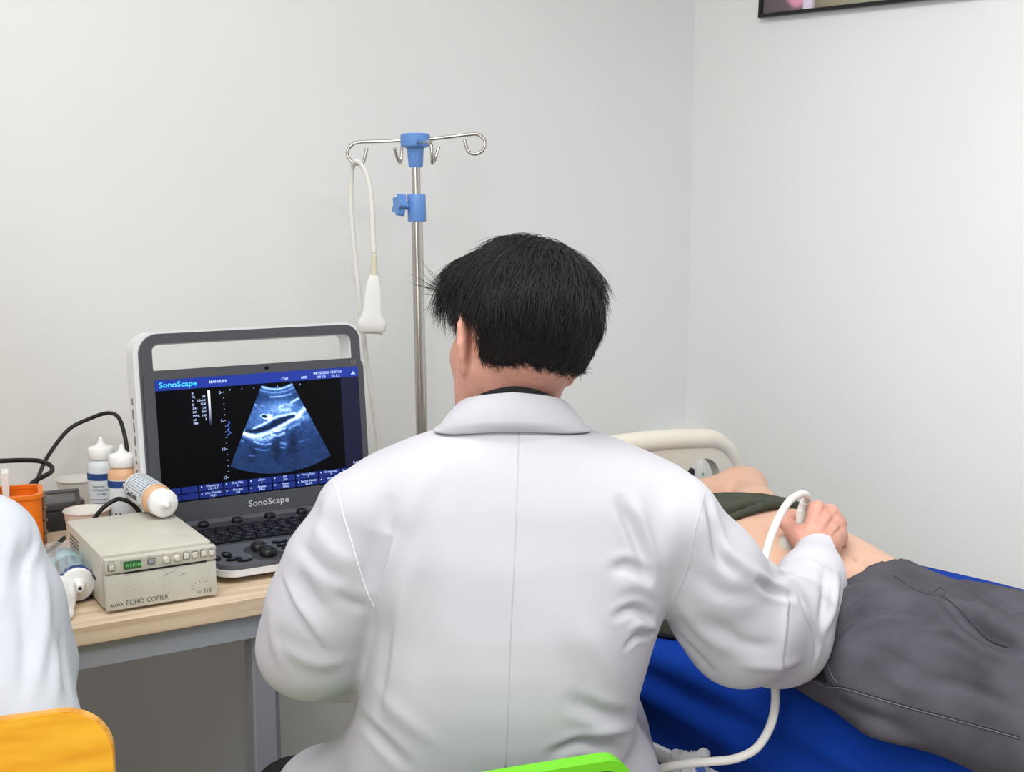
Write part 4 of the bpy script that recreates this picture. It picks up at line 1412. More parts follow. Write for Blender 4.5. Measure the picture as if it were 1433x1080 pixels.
pr = MB().add(vs, fs, FP).build('print', M_['picture_print'], pic, 0)


def paint(o, name, cols):
    at = o.data.color_attributes.new(name, 'FLOAT_COLOR', 'POINT')
    at.data.foreach_set('color', np.asarray(cols, np.float32).ravel())


X_, Y_ = np.meshgrid(xs_, ys_)
bg = np.stack([np.interp(X_, [0, .13, .2, .32, .62], c) for c in ([96, 110, 150, 160, 120], [86, 98, 142, 160, 100], [90, 98, 118, 140, 90])], -1)
rad = np.hypot((X_ - .115), (Y_ - .105)) * (1 + .12 * np.sin(5 * np.arctan2(Y_ - .105, X_ - .115)))
fl = np.clip((.085 - rad) / .01, 0, 1)[..., None]; pet = (0.85 + .15 * np.sin(rad * 120))[..., None]
bg = bg * (1 - fl) + np.array([236, 158, 190]) * pet * fl
vz = (np.clip((.018 - np.abs(X_ - .148)) / .003, 0, 1) * (Y_ < .06))[..., None]
bg = bg * (1 - vz) + np.array([226, 214, 232]) * vz
red = np.clip((.04 - np.hypot(X_ - .36, Y_ - .07)) / .01, 0, 1)[..., None]
bg = bg * (1 - red) + np.array([170, 60, 50]) * red
lin = np.where(bg / 255 <= .04045, bg / 255 / 12.92, ((bg / 255 + .055) / 1.055) ** 2.4)
paint(pr, 'Col', np.concatenate([lin, np.ones(lin.shape[:2] + (1,))], -1).reshape(-1, 4))

# ------------------------------------------------------------------ infusion pole
ID = 2.60
pb = P(590.5, 620, ID); ptop = P(581, 196, ID)
pole = thing('infusion_stand', (pb[0], pb[1], 0), 'steel infusion stand with blue fittings standing behind the ultrasound machine', 'stand')
pz = np.array([pb[0], pb[1], 0.0]); ax_ = norm(ptop - np.array([pb[0], pb[1], pb[2]]))
foot = np.array([pb[0], pb[1], pb[2]]) - ax_ * ((pb[2] - 0.10) / ax_[2])
pt = lambda py: foot + ax_ * (((P(585, py, ID) - foot) @ ax_))
MB().tube([foot, pt(300)], .0122, 20, smooth=False).build('lower_tube', M_['steel'], pole)
MB().tube([pt(300), pt(205)], .0092, 20, smooth=False).build('upper_tube', M_['steel'], pole)
FR = axisframe(pt(310), ax_, (0, 1, 0))
hgt = np.linalg.norm(pt(272) - pt(310))
cl = MB().lathe([(0, 0), (.0185, 0), (.0195, .002), (.0195, hgt - .002), (.0185, hgt), (.009, hgt)], FR, 28).build('clamp', M_['pole_blue'], pole)
kc = P(561, 287, ID - 0.012); kd = norm(P(553, 286.5, ID - .02) - P(578, 290, ID))
MB().tube([kc - kd * .0, kc - kd * .045], .008, 12, smooth=False).build('clamp_screw', M_['pole_blue'], cl)
star = []
for k in range(60):
    a = 2 * math.pi * k / 60; r = .0195 + .0042 * math.cos(5 * a); star.append((r * math.cos(a), r * math.sin(a)))
MB().prism(star, -.006, .011, axisframe(kc, kd)).build('clamp_knob', M_['pole_blue'], cl, 50)
h0 = pt(234); hz = np.linalg.norm(pt(187) - h0)
FH = axisframe(h0, ax_, (0, 1, 0))
hub = MB()
hub.lathe([(0, 0), (.0135, 0), (.015, .003), (.0175, hz * .55), (.0235, hz * .60), (.030, hz * .62), (.031, hz * .66), (.031, hz * .95), (.028, hz), (0, hz)], FH, 32, ribs=8, ribamp=.0008, ribrange=(1, 3))
hub.build('hub', M_['pole_blue'], pole, 40)
Q = lambda pts, d=ID: [P(a, b, c if c else d) for a, b, c in pts]
for pts in ([(575, 196, 0), (540, 197.5, 0), (502, 199, 0), (490, 205, 0), (486, 215, 0), (491, 225, 0), (500, 229.5, 0), (508, 227, 0), (511, 218, 0), (513.5, 207, 0)],
            [(590, 196, 0), (625, 192, 0), (655, 188.5, 0), (668, 188, 0), (677, 194, 0), (679, 203, 0), (674, 212, 0), (664, 215.5, 0), (655, 211, 0), (650, 196, 0)],
            [(580, 198, ID + .01), (572, 197, ID + .06), (564, 200, ID + .11), (561.5, 220, ID + .11), (560.5, 228, ID + .10), (556.5, 222, ID + .08), (552, 207, ID + .07)],
            [(583, 198, ID - .02), (593, 199, ID - .07), (602, 199.5, ID - .12), (604.5, 214, ID - .13), (605, 228, ID - .12), (609, 222, ID - .10), (614, 206, ID - .09)]):
    MB().tube(Q(pts), .0036, 10, sub=8).build('hook', M_['steel'], pole, 180)
bs = MB().lathe([(0, .10), (.03, .10), (.035, .09), (.035, .055), (0, .05)], frame((foot[0], foot[1], 0), (1, 0, 0), (0, 1, 0), (0, 0, 1)), 24).build('base_hub', M_['bed_black'], pole)
for k in range(5):
    a = YAW + math.radians(-90 + 72 * k); d = np.array([math.cos(a), math.sin(a), 0]); L_ = 0.115 if k in (2, 3) else 0.17
    b0 = np.array([foot[0], foot[1], .075])
    lg = MB().tube([b0, b0 + d * L_ * .6 + np.array([0, 0, -.008]), b0 + d * L_ + np.array([0, 0, -.022])], [.012, .011, .009], 10).build('foot', M_['bed_black'], pole)
    MB().lathe([(0, -.01), (.024, -.01), (.026, -.006), (.026, .006), (.024, .01), (0, .01)], axisframe(b0 + d * L_ + np.array([0, 0, -.049]), np.cross(d, (0, 0, 1))), 20).build('caster', M_['bed_black'], lg)

# slim probe hanging from the hook
PD = ID - 0.012
hang = thing('ultrasound_probe', P(520, 420, PD), 'slim white probe hanging by its cable from the infusion stand hook', 'probe')
MB().tube(Q([(523.5, 356, PD), (522, 330, PD), (521, 300, PD), (518.5, 268, PD), (513, 244, PD), (506, 231, PD), (499.5, 225.5, PD), (493.5, 232, PD + .02), (491, 255, PD + .03), (492, 300, PD + .035), (496, 350, PD + .04), (501, 400, PD + .045), (505, 440, PD + .05),
              (510, 480, PD + .06), (518, 540, PD + .07), (527, 600, PD + .08), (532, 650, PD + .08), (533, 690, PD + .05)]), .0056, 12, sub=6).build('cable', M_['cable_white'], hang, 180)
MB().tube(Q([(523.5, 386, PD), (523.5, 372, PD), (523.5, 355, PD)]), [.0085, .0068, .0058], 14).build('strain_relief', M_['cable_yellowed'], hang, 180)
ff = axisframe(P(519.5, 464, PD), P(523.5, 384, PD) - P(519.5, 464, PD), (0, 1, 0))
secs = [(0.0, .028, .011), (.004, .0305, .0135), (.016, .0315, .0145), (.026, .029, .0145), (.034, .0225, .0135), (.048, .0205, .013), (.075, .0195, .0125), (.098, .0165, .0115), (.112, .0125, .0105), (.121, .0088, .0085)]
vs, fs = [], []
for z, a, b in secs:
    for k in range(32):
        t = 2 * math.pi * k / 32; n = 0.62
        vs.append((a * math.copysign(abs(math.cos(t)) ** n, math.cos(t)), b * math.copysign(abs(math.sin(t)) ** n, math.sin(t)), z))
fs = [[i * 32 + k, i * 32 + (k + 1) % 32, (i + 1) * 32 + (k + 1) % 32, (i + 1) * 32 + k] for i in range(len(secs) - 1) for k in range(32)] + [list(range(32))[::-1], [(len(secs) - 1) * 32 + k for k in range(32)]]
pbm = MB().add(vs, fs, ff @ Matrix.Rotation(math.radians(10), 4, 'Z')).build('handle', M_['probe_white'], hang, 50)
MB().box((0, 0, -.001), (.050, .018, .006), ff @ Matrix.Rotation(math.radians(10), 4, 'Z'), .0025).build('lens', M_['probe_grey'], pbm)

# ------------------------------------------------------------------ ultrasound machine
MY, MT = math.radians(32.1), math.radians(5.8)
MX = np.array([math.cos(MY), math.sin(MY), 0]); MN0 = np.array([math.sin(MY), -math.cos(MY), 0])
MU = np.array([0, 0, 1.0]) * math.cos(MT) - MN0 * math.sin(MT); MNn = np.cross(MX, MU)
KS = 1.02                                       # a little larger and further off than first measured
SC = (np.array([-0.4550, 2.20, 0.9602]) - np.array([0, 0, CH])) * KS + np.array([0, 0, CH]); SW, SH = 0.389 * KS, 0.2188 * KS
FS = frame(SC, MX, MU, MNn)                    # x across the screen, y up it, z towards the viewer
FSB = lambda z: frame(SC + MNn * z, MX, MU, MNn)
mach = thing('ultrasound_machine', SC - np.array([0, 0, .2]), 'portable grey ultrasound machine with a lit screen, keyboard and white carrying handle', 'ultrasound machine')
X0, X1 = -SW / 2 - .019, SW / 2 + .012
Y0, Y1 = -SH / 2 - .036, SH / 2 + .017
HT = 0.1985
# white shell with the carrying handle, dark inner face
ou = rrect(X0 - .012, X1 + .004, Y0 + .02, HT, (.02, .02, .035, .04), 10)
hi_ = rrect(X0 + .022, X1 - .020, Y1 - .012, HT - .0245, (.004, .004, .012, .012), 10)
MB().prism(ou, -.062, -.014, FS, hole=hi_).build('shell', M_['shell_white'], mach, 40)
ou2 = rrect(X0 - .003, X1 - .002, Y0 + .02, HT - .004, (.02, .02, .031, .036), 10)
hi2_ = rrect(X0 + .020, X1 - .018, Y1 - .012, HT - .022, (.004, .004, .012, .012), 10)
hd = MB().prism(ou2, -.016, -.006, FS, hole=hi2_).build('handle', M_['bezel_grey'], mach, 40)
# ports in the left side of the shell
pm = MB()
for yy_, h_ in ((.075, .012), (.052, .018), (.028, .018), (.004, .018), (-.018, .012), (-.035, .006), (-.052, .006)):
    pm.box((X0 - .0124, yy_, -.038), (.0012, h_, .007), FS, .0005, 1)
pm.build('port', M_['port_dark'], mach)
# display housing and screen
bz = MB().prism(rrect(X0, X1, Y0, Y1, (.012, .012, .018, .018), 8), -.010, 0.0, FS, hole=rrect(-SW / 2, SW / 2, -SH / 2, SH / 2, .0008, 8))
bz.quad(-SW / 2, SW / 2, -SH / 2, SH / 2, -.006, FS)
bezel = bz.build('display_housing', M_['bezel_grey'], mach, 40)
lt = MB(); lt.text('SonoScape', .0165, .0, Y0 + .0125, .0004, FS, align='CENTER', bold=.012, sx=1.12); lt.build('lettering', M_['logo_silver'], bezel, 0)
lt = MB(); lt.text('E3', .011, X1 - .026, SH / 2 + .004, .0004, FS, bold=0.0); lt.build('model_lettering', M_['port_dark'], bezel, 0)
MB().prism([(.004 * math.cos(a), .003 * math.sin(a)) for a in np.linspace(0, 6.283, 17)[:-1]], 0, .0012, FS @ Matrix.Translation((0.012, SH / 2 + .009, 0))).build('camera', M_['screen_black'], bezel)
scr = MB().quad(-SW / 2, SW / 2, -SH / 2, SH / 2, -.0008, FS).build('screen', M_['screen_black'], mach, 0)
# what the screen shows; u from the left 0..1, v from the bottom 0..1
sx_ = lambda u: (u - .5) * SW
sy_ = lambda v: (v - .5) * SH
Zs = -.0004
top = MB().quad(sx_(0), sx_(1), sy_(.912), sy_(1), Zs, FS)
top.build('screen_top_bar', M_['screen_bar'], scr, 0)
MB().quad(sx_(.905), sx_(1), sy_(.13), sy_(.912), Zs, FS).build('screen_side_bar', M_['screen_side'], scr, 0)
bt = MB()
for k in range(2): bt.quad(sx_(.09 + .0), sx_(.165), sy_(.012 + .058 * k), sy_(.062 + .058 * k), Zs, FS)
for k in range(2): bt.quad(sx_(.0), sx_(.085), sy_(.012 + .058 * k), sy_(.062 + .058 * k), Zs, FS)
for c in range(7):
    for k in range(2): bt.quad(sx_(.172 + .118 * c), sx_(.284 + .118 * c), sy_(.012 + .058 * k), sy_(.064 + .058 * k), Zs, FS)
bt.build('screen_soft_buttons', M_['screen_button'], scr, 0)
tx = MB(); Zt = -.0002


def stx(s_, u, v, h_, **kw): tx.text(s_, h_ * SH, sx_(u), sy_(v), Zt, FS, **kw)


names = [('Frequency', '3.5 - 4.4', 'Line Density', 'High'), ('Gray Map', '2', 'Chroma', 'Off'), ('μScan', '3', 'Persist', 'Med'), ('DR', '200', 'Power', '100%'), ('Focus Area', '3', 'Sector Width', '82.5%'), ('Compound', '2', 'Rotate', '0'), ('Zoom', '1', 'Biopsy', 'Off')]
for c, (a, b, d, e) in enumerate(names):
    for t, v in ((a, .100), (b, .077), (d, .042), (e, .019)): stx(t, .235 + .118 * c, v, .026, align='CENTER', bold=.0)
    for v in (.096, .038): stx('•', .178 + .118 * c, v - .006, .045)
stx('MANULIFE', .25, .945, .032, bold=.01); stx('C361', .60, .928, .03, bold=.01); stx('ABD', .70, .928, .03, bold=.01)
stx('04/15/2026 10:07:26', .765, .955, .032, bold=.01); stx('MI 0.8', .785, .922, .03, bold=.01); stx('TIS 0.2', .855, .922, .03, bold=.01)
for i, (a, b) in enumerate((('B', ''), ('FR', '24'), ('F', '3.5-4.4'), ('D', '15.8'), ('GN', '128'), ('DR', '200'), ('PWR', '100'), ('μS', '3'), ('PRF', ''))):
    stx(a, .165, .865 - .031 * i, .026, bold=.0)
    if b: stx(b, .228, .865 - .031 * i, .026, align='RIGHT', bold=.0)
for k in range(4): stx(str(5 * k) + '-', .300, .852 - .2345 * k, .034, align='CENTER')
tk = MB()
tick = [tk.quad(sx_(.312) , sx_(.3155), sy_(.862 - .047 * k), sy_(.867 - .047 * k), Zt, FS) for k in range(16)]
for k in range(7): tk.quad(sx_(.345 + .058 * k), sx_(.3475 + .058 * k), sy_(.874), sy_(.886), Zt, FS)
stx('Body', .945, .155, .026)
tk.build('screen_ruler_marking', M_['screen_text'], scr, 0)
tx.prism([(sx_(.962), sy_(.935)), (sx_(.985), sy_(.935)), (sx_(.985), sy_(.941)), (sx_(.962), sy_(.941))], Zt, Zt + .00005, FS)
tx.prism([(sx_(.967), sy_(.945)), (sx_(.980), sy_(.945)), (sx_(.9735), sy_(.962))], Zt, Zt + .00005, FS)
tx.build('screen_lettering', M_['screen_text'], scr, 0)
MB().text('SonoScape', .062 * SH, sx_(.018), sy_(.937), Zt, FS, bold=.02, sx=1.15).build('screen_logo', M_['screen_logo'], scr, 0)
tg = MB()
for v0, v1, w_ in ((.50, .62, .0012), ):
    pts = [(sx_(.328 + .004 * math.sin(k * 1.3) * (1 + k % 3)), sy_(v1 - (v1 - v0) * k / 14)) for k in range(15)]
    tg.tube([np.array(FS @ Vector((a, b, Zt))) for a, b in pts], .0005, 4, smooth=False)
tg.build('screen_gain_curve', M_['screen_cyan'], scr, 0)
# the scan itself: a fan of tissue echoes
na, nr = 230, 190
ap = np.array([.565, 1.21])                     # apex of the fan in screen units of height (x * 16/9)
asp = SW / SH
r0, r1, A = .306, 1.033, math.radians(25.8)
an = np.linspace(-A, A, na); rr_ = np.linspace(r0, r1, nr)
AN, RR = np.meshgrid(an, rr_)
cxv = .577 * asp
x_v = cxv + RR * np.sin(AN) * 1.0; y_v = 1.176 - RR * np.cos(AN)
xq, yq = x_v / asp, y_v
vs = np.stack([(xq.ravel() - .5) * SW, (yq.ravel() - .5) * SH, np.full(xq.size, Zs)], 1)
fs = [[j * na + i, (j + 1) * na + i, (j + 1) * na + i + 1, j * na + i + 1] for j in range(nr - 1) for i in range(na - 1)]
scan = MB().add(vs, fs, FS).build('screen_scan', M_['screen_image'], scr, 0)
tA, tR = (AN / A + 1) / 2, (RR - r0) / (r1 - r0)   # 0..1 across and down
rg = np.random.default_rng(4)


def blur(a, kx, ky):
    for ax, k in ((1, kx), (0, ky)):
        ker = np.exp(-np.linspace(-2, 2, 2 * k + 1) ** 2); ker /= ker.sum()
        a = np.apply_along_axis(lambda m: np.convolve(np.pad(m, k, 'edge'), ker, 'valid'), ax, a)
    return a


sp = blur(rg.normal(size=AN.shape), 3, 1) * 2.0; lo_ = blur(rg.normal(size=AN.shape), 14, 6) * 7
I = .20 + .040 * sp + .03 * lo_
I *= np.interp(tR, [0, .08, .12, .3, .55, .75, 1], [1.1, 1.2, .75, 1.25, 1.1, .7, .62])
uu_, vv_ = x_v / asp, y_v
uu_ = 1.082 * uu_ / (1 + .082 * uu_)
Xp = 35 + 1350 * uu_ + 46 * (1 - vv_); Yp = 150 - 95 * uu_ + (1 - vv_) * (822 - 51 * uu_)


def stroke(pts, wid):
    pts = np.array(pts, float); pc_, _ = catmull(pts, np.ones(len(pts)), 6); d = np.full(Xp.shape, 1e9)
    for q0, q1 in zip(pc_, pc_[1:]):
        e = q1 - q0; t = np.clip(((Xp - q0[0]) * e[0] + (Yp - q0[1]) * e[1]) / (e @ e), 0, 1)
        d = np.minimum(d, (Xp - q0[0] - t * e[0]) ** 2 + (Yp - q0[1] - t * e[1]) ** 2)
    return np.exp(-d / wid ** 2)


blob = lambda x, y, sx, sy: np.exp(-((Xp - x) / sx) ** 2 - ((Yp - y) / sy) ** 2)
I += .5 * np.exp(-((tR - .02) / .012) ** 2) + .28 * np.exp(-((tR - .06) / .012) ** 2) + .14 * np.exp(-((tR - .11) / .01) ** 2) * (tA > .3)
I += .22 * blob(830, 340, 120, 60) + .20 * blob(900, 330, 90, 60) + .14 * blob(720, 420, 80, 60)
for pts, w_, a_ in (([(940, 300), (985, 272)], 7, .7), ([(800, 262), (870, 256), (940, 243)], 5, .35), ([(690, 305), (705, 318)], 6, .4), ([(740, 318), (760, 322)], 5, .3),
                    ([(690, 470), (760, 440), (830, 400), (900, 385), (965, 372)], 7, .75), ([(800, 405), (790, 395), (810, 385)], 8, .6),
                    ([(600, 478), (640, 503), (700, 518), (760, 508), (830, 480), (900, 440), (970, 398), (1025, 345)], 14, .95), ([(985, 400), (1040, 400)], 22, .35),
                    ([(620, 505), (690, 540), (760, 545), (810, 530)], 16, .55), ([(690, 560), (750, 580), (800, 575)], 7, .5), ([(700, 610), (760, 618), (790, 612)], 5, .35), ([(660, 652), (690, 655)], 6, .4),
                    ([(810, 515), (850, 520), (890, 505)], 9, .6), ([(830, 480), (850, 490), (900, 470)], 7, .6), ([(870, 570), (900, 575)], 9, .45), ([(870, 600), (895, 602)], 7, .35), ([(930, 470), (960, 450), (990, 440)], 12, .4),
                    ([(990, 565), (1060, 545)], 5, .2), ([(610, 553), (620, 556)], 6, .4), ([(870, 350), (930, 345)], 8, .25), ([(860, 330), (900, 310), (960, 320)], 6, .25)):
    I += .88 * a_ * stroke(pts, w_ * 1.1) * (0.85 + .15 * sp)
dark = np.maximum(stroke([(640, 488), (690, 492), (740, 478)], 13), np.maximum(stroke([(700, 490), (770, 470), (840, 440), (900, 412)], 17), stroke([(820, 432), (890, 405), (955, 390)], 13)))
I = I * (1 - np.clip(dark * 1.5 - .25, 0, .82))
I += .55 * stroke([(760, 402 + 0), (785, 404), (800, 395), (790, 380)], 7)
c1 = ((Xp - 762) / 20) ** 2 + ((Yp - 391 + .2 * (Xp - 762) * -1) / 10) ** 2
I = np.where(c1 < 1, .03, I + .35 * np.exp(-((c1 - 1.8) / .7) ** 2))
for x, y, sx, sy, a_ in ((840, 600, 30, 90, .13), (950, 560, 35, 110, .12), (680, 640, 40, 60, .06)): I -= a_ * blob(x, y, sx, sy)
I = np.clip(I, 0.03, 1.25)
col = np.stack([np.interp(I, [0, .25, .5, .8, 1.25], v) for v in ([.003, .018, .07, .36, .80], [.006, .045, .17, .56, .92], [.014, .15, .45, .88, 1.0])], -1)
paint(scan, 'Col', np.concatenate([col, np.ones(col.shape[:2] + (1,))], -1).reshape(-1, 4))
gvs = [((.24 - .5) * SW + dx, (y - .5) * SH, Zs) for y in np.linspace(.60, .89, 12) for dx in (0, .0042)]
gb = MB().add(gvs, [[2 * i, 2 * i + 1, 2 * i + 3, 2 * i + 2] for i in range(11)], FS).build('screen_grey_bar', M_['screen_image'], scr, 0)
paint(gb, 'Col', [[v ** 1.6, v ** 1.5, v ** 1.2, 1] for v in np.linspace(0.02, .95, 12) for _ in (0, 1)])

# keyboard deck
hb = SC + MU * Y0                                # lower edge of the display
FD2 = frame(np.array([hb[0], hb[1], 0]), MX, -MN0, (0, 0, 1))   # x across, y away from the viewer, z up
DX0, DX1 = X0 + .030, X1 + .004
front = float((np.array([-0.480, 1.897, 0]) - np.array([hb[0], hb[1], 0])) @ -MN0) - .004
zb, zf = 0.800, 0.790
dk = MB()
dk.prism(rrect(DX0, DX1, front, .055, (.035, .035, .012, .012), 8), DZ + .012, DZ + .0225, FD2)
dk.box(((DX0 + DX1) / 2, (front + .055) / 2 + .03, DZ + .006), (DX1 - DX0 - .10, .20, .012), FD2, .002, 1)
base = dk.build('base', M_['shell_white'], mach, 40)
# sloping dark top plate
tp_ = rrect(DX0 + .003, DX1 - .003, front + .003, .052, (.032, .032, .01, .01), 8)
ztop = lambda y: DZ + .030 + (y - front) * 0.055
n = len(tp_)
vs = [(x, y, DZ + .0222) for x, y in tp_] + [(x, y, ztop(y)) for x, y in tp_]
fs = [[i, (i + 1) % n, n + (i + 1) % n, n + i] for i in range(n)] + [[n + i for i in range(n)], list(range(n))[::-1]]
plate = MB().add(vs, fs, FD2).build('deck', M_['deck_grey'], mach, 40)
sl = math.atan(.055)


def FK(x, y, z=0.0): return FD2 @ Matrix.Translation((x, y, ztop(y) + z)) @ Matrix.Rotation(sl, 4, 'X')


ky0, ky1 = front + .118, front + .208
MB().box((0, 0, .0006), (DX1 - DX0 - .030, ky1 - ky0 + .006, .0024), FK((DX0 + DX1) / 2, (ky0 + ky1) / 2), .001, 1).build('key_well', M_['deck_dark'], plate)
kb = MB(); kp = MB()
for r_ in range(6):
    nk = 16 if r_ < 5 else 9
    x = DX0 + .019 + (.003 * r_ % .006)
    wtot = DX1 - DX0 - .040
    ws = [1] * nk
    if r_ == 5: ws = [1, 1, 1, 1, 5, 1, 1, 1, 1]
    elif r_ in (1, 2, 3): ws = [1.3] + [1] * 13 + [1.6]
    sc_ = wtot / sum(ws)
    for w_ in ws:
        y = ky1 - .0085 - r_ * .0152
        kb.box((0, 0, .0035), (w_ * sc_ - .0026, .0122, .005), FK(x + w_ * sc_ / 2, y), .0012, 2)
        for q in range(2 if w_ < 3 else 1):
            kp.box((-.0015 + .003 * q, .001 - .002 * q, .0061), (.0016 + .001 * random.random(), .0009, .0002), FK(x + w_ * sc_ / 2, y))
        x += w_ * sc_
keys = kb.build('keyboard', M_['key_black'], plate)
kp.build('key_legends', M_['key_print'], keys)
for i in range(6):
    x = DX0 + .045 + i * (DX1 - DX0 - .09) / 5
    MB().lathe([(0, 0), (.0085, 0), (.0095, .002), (.0095, .009), (.0075, .011), (0, .011)], FK(x, ky1 + .019), 24, ribs=12, ribamp=.0004, ribrange=(1, 3)).build('dial', M_['key_black'], plate, 50)
MB().box((0, 0, .001), (DX1 - DX0 - .05, .026, .003), FK((DX0 + DX1) / 2, ky1 + .020), .0015, 2).build('dial_strip', M_['deck_dark'], plate)
xk = DX0 + .088
for x, y, r in ((xk, .066, .0125), (xk + .004, .032, .0135)):
    kn_ = MB().lathe([(0, 0), (r, 0), (r * 1.05, .002), (r * 1.02, .010), (r * .8, .0125), (0, .0125)], FK(x, front + y), 32, ribs=16, ribamp=.0004, ribrange=(1, 3)).build('knob', M_['key_black'], plate, 50)
    MB().lathe([(r * 1.2, .0004), (r * 2.0, .0004), (r * 2.05, .0)], FK(x, front + y, .0005), 32).build('knob_ring', M_['deck_dark'], kn_, 50)
    MB().text('TM', .006, 0, -.002, .0127, FK(x, front + y), align='CENTER').build('knob_lettering', M_['key_print'], kn_, 0)
for x, y, a, b in ((xk - .058, .060, .008, .013), (xk - .055, .034, .013, .006), (xk - .040, .022, .013, .006), (xk + .046, .088, .014, .006), (xk + .044, .069, .0105, .0058), (xk + .046, .052, .0105, .0058),
                   (xk + .062, .034, .010, .006), (xk + .085, .088, .012, .006), (xk + .095, .066, .010, .006), (DX0 + .010, .050, .006, .01)):
    bb = MB().prism([(a * math.cos(t), b * math.sin(t)) for t in np.linspace(0, 6.2832, 25)[:-1]], 0, .0032, FK(x, front + y)).build('button', M_['key_black'], plate, 40)
    MB().box((0, 0, .0033), (a * .7, .0012, .0003), FK(x, front + y)).build('button_legend', M_['key_print'], bb)
MB().lathe([(0, .0145), (.008, .013), (.0135, .008), (.0155, 0)], FK(0.10, front + .055), 32).build('trackball', M_['key_black'], plate, 60)
MB().text('Auto/Menu', .005, DX0 + .108, front + .016, 0, FD2 @ Matrix.Translation((0, 0, ztop(front + .016) + .0006)) ).build('deck_lettering', M_['key_print'], plate, 0)
# hinge that carries the display
MB().tube([np.array(FD2 @ Vector((DX0 + .03, .012, ztop(.0) + .003))), np.array(FD2 @ Vector((DX1 - .03, .012, ztop(.0) + .003)))], .0085, 16, smooth=False).build('hinge', M_['bezel_grey'], mach)

# ------------------------------------------------------------------ echo copier
cL = np.array([-0.6138, 1.7682, 0]); cR = np.array([-0.4690, 1.8559, 0])
kx = norm(cR - cL); kyv = np.array([-kx[1], kx[0], 0]); CW = float(np.linalg.norm(cR - cL)); CD = .262; CHt = .082
FCp = frame(cL + np.array([0, 0, DZ + .004]), kx, kyv, (0, 0, 1))
FCf = frame(cL + np.array([0, 0, DZ + .004]), kx, (0, 0, 1), -kyv)     # x across the front, y up, z towards the viewer
cop = thing('echo_copier', cL + kx * CW / 2 + kyv * CD / 2 + np.array([0, 0, DZ]), 'scuffed beige box-shaped echo copier at the front of the desk', 'printer')
MB().box((CW / 2, CD / 2 + .006, CHt / 2), (CW, CD - .012, CHt), FCp, .0025, 2).build('casing', M_['copier_beige'], cop)
for x in (.015, CW - .015):
    for y in (.03, CD - .03): MB().lathe([(0, -.004), (.008, -.004), (.008, .001), (0, .001)], FCp @ Matrix.Translation((x, y, 0)), 16).build('foot', M_['copier_slot'], cop)
fp = MB(); fp.box((CW / 2, .0285, .006), (CW, .055, .012), FCf, .0025, 2); frontp = fp.build('front_panel', M_['copier_beige'], cop)
cp_ = MB(); cp_.box((CW / 2, .0695, .0065), (CW, .023, .013), FCf, .002, 2); ctl = cp_.build('control_panel', M_['copier_beige'], cop)
MB().box((CW * .555, .0700, .0131), (CW * .84, .0155, .0006), FCf, .0002, 1).build('control_strip', M_['copier_panel'], ctl)
MB().box((CW * .535, .0575, .0125), (CW * .74, .0024, .0010), FCf).build('paper_slot', M_['copier_slot'], cop)


def cbut(x, y, w_, h_, m, name, t=.003, edge=True):
    b_ = MB().box((x * CW, y, .0132 + t / 2), (w_, h_, t), FCf, .0006, 2).build(name, M_[m], ctl)
    if edge: MB().prism(rrect(x * CW - w_ / 2 - .001, x * CW + w_ / 2 + .001, y - h_ / 2 - .001, y + h_ / 2 + .001, .001, 3), .0133, .0138, FCf, hole=rrect(x * CW - w_ / 2, x * CW + w_ / 2, y - h_ / 2, y + h_ / 2, .0006, 3)).build('button_surround', M_['copier_print'], b_)
    return b_


cbut(.055, .0685, .0085, .0075, 'copier_button', 'power_button')
disp = MB().box((.238 * CW, .0690, .0138), (.0265, .0125, .0012), FCf, .0003, 1).build('display', M_['copier_display'], ctl)
MB().text('W1:SC:8bit', .0058, .238 * CW - .0105, .0665, .01455, FCf).build('display_digits', M_['copier_digit'], disp, 0)
cbut(.405, .0698, .0098, .0070, 'copier_button_grey', 'feed_button')
for x in (.535, .635): MB().lathe([(0, 0), (.0046, 0), (.0044, .006), (.0036, .007), (0, .007)], axisframe(np.array(FCf @ Vector((x * CW, .0698, .0132))), -kyv), 24).build('dial', M_['copier_button'], ctl, 50)
for x in (.722, .80, .880, .958): cbut(x, .0705, .0082, .0085, 'copier_button', 'push_button')
fl_ = MB()
fl_.text('ALOKA', .0058, .0055, .0075, .0123, FCf, bold=.02, fit=.0195); fl_.text('ECHO COPIER', .0108, .0290, .0068, .0123, FCf, fit=.064, bold=.004); fl_.text('SSZ-', .0052, .1365, .0078, .0123, FCf, fit=.009); fl_.text('310', .0108, .1468, .0068, .0123, FCf, fit=.0132, bold=.004)
for t_, x in (('POWER', .03), ('FEED', .375), ('BRT', .50), ('CONT', .60), ('COPY', .70), ('COLOR', .775), ('COPY', .855), ('PRINT', .93)): fl_.text(t_, .0026, x * CW, .0766, .0135, FCf)
fl_.build('lettering', M_['copier_print'], frontp, 0)
sc2 = MB()
for (x, y, l, a) in ((.55, .046, .016, .42), (.60, .0485, .010, .5), (.685, .0415, .010, .28), (.70, .0425, .006, .3), (.78, .016, .010, .4), (.77, .021, .006, .2), (.84, .026, .005, -.9), (.87, .031, .004, 1.2), (.80, .024, .004, .7), (.25, .030, .003, 1.4), (.90, .0255, .006, .5), (.55, .017, .005, .8), (.42, .037, .002, 0), (.93, .040, .002, .4)):
    p0 = np.array([x * CW, y]); d = np.array([math.cos(a), math.sin(a)]) * l / 2; q = np.array([-d[1], d[0]]); q = q / np.linalg.norm(q) * .0005
    sc2.prism([tuple(p0 - d), tuple(p0 + q), tuple(p0 + d), tuple(p0 - q)], .0120, .01215, FCf)
sc2.build('scratches', M_['copier_scratch'], frontp, 0)
vt = MB()
for i in range(4):
    for j in range(8): vt.box((-.0002, CD - .03 - j * .0085, .045 + i * .0062 + .002), (.0010, .0026, .0026), FCp)
for j in range(12): vt.box((-.0002, .055 + j * .0042, .036), (.0010, .0013, .006), FCp)
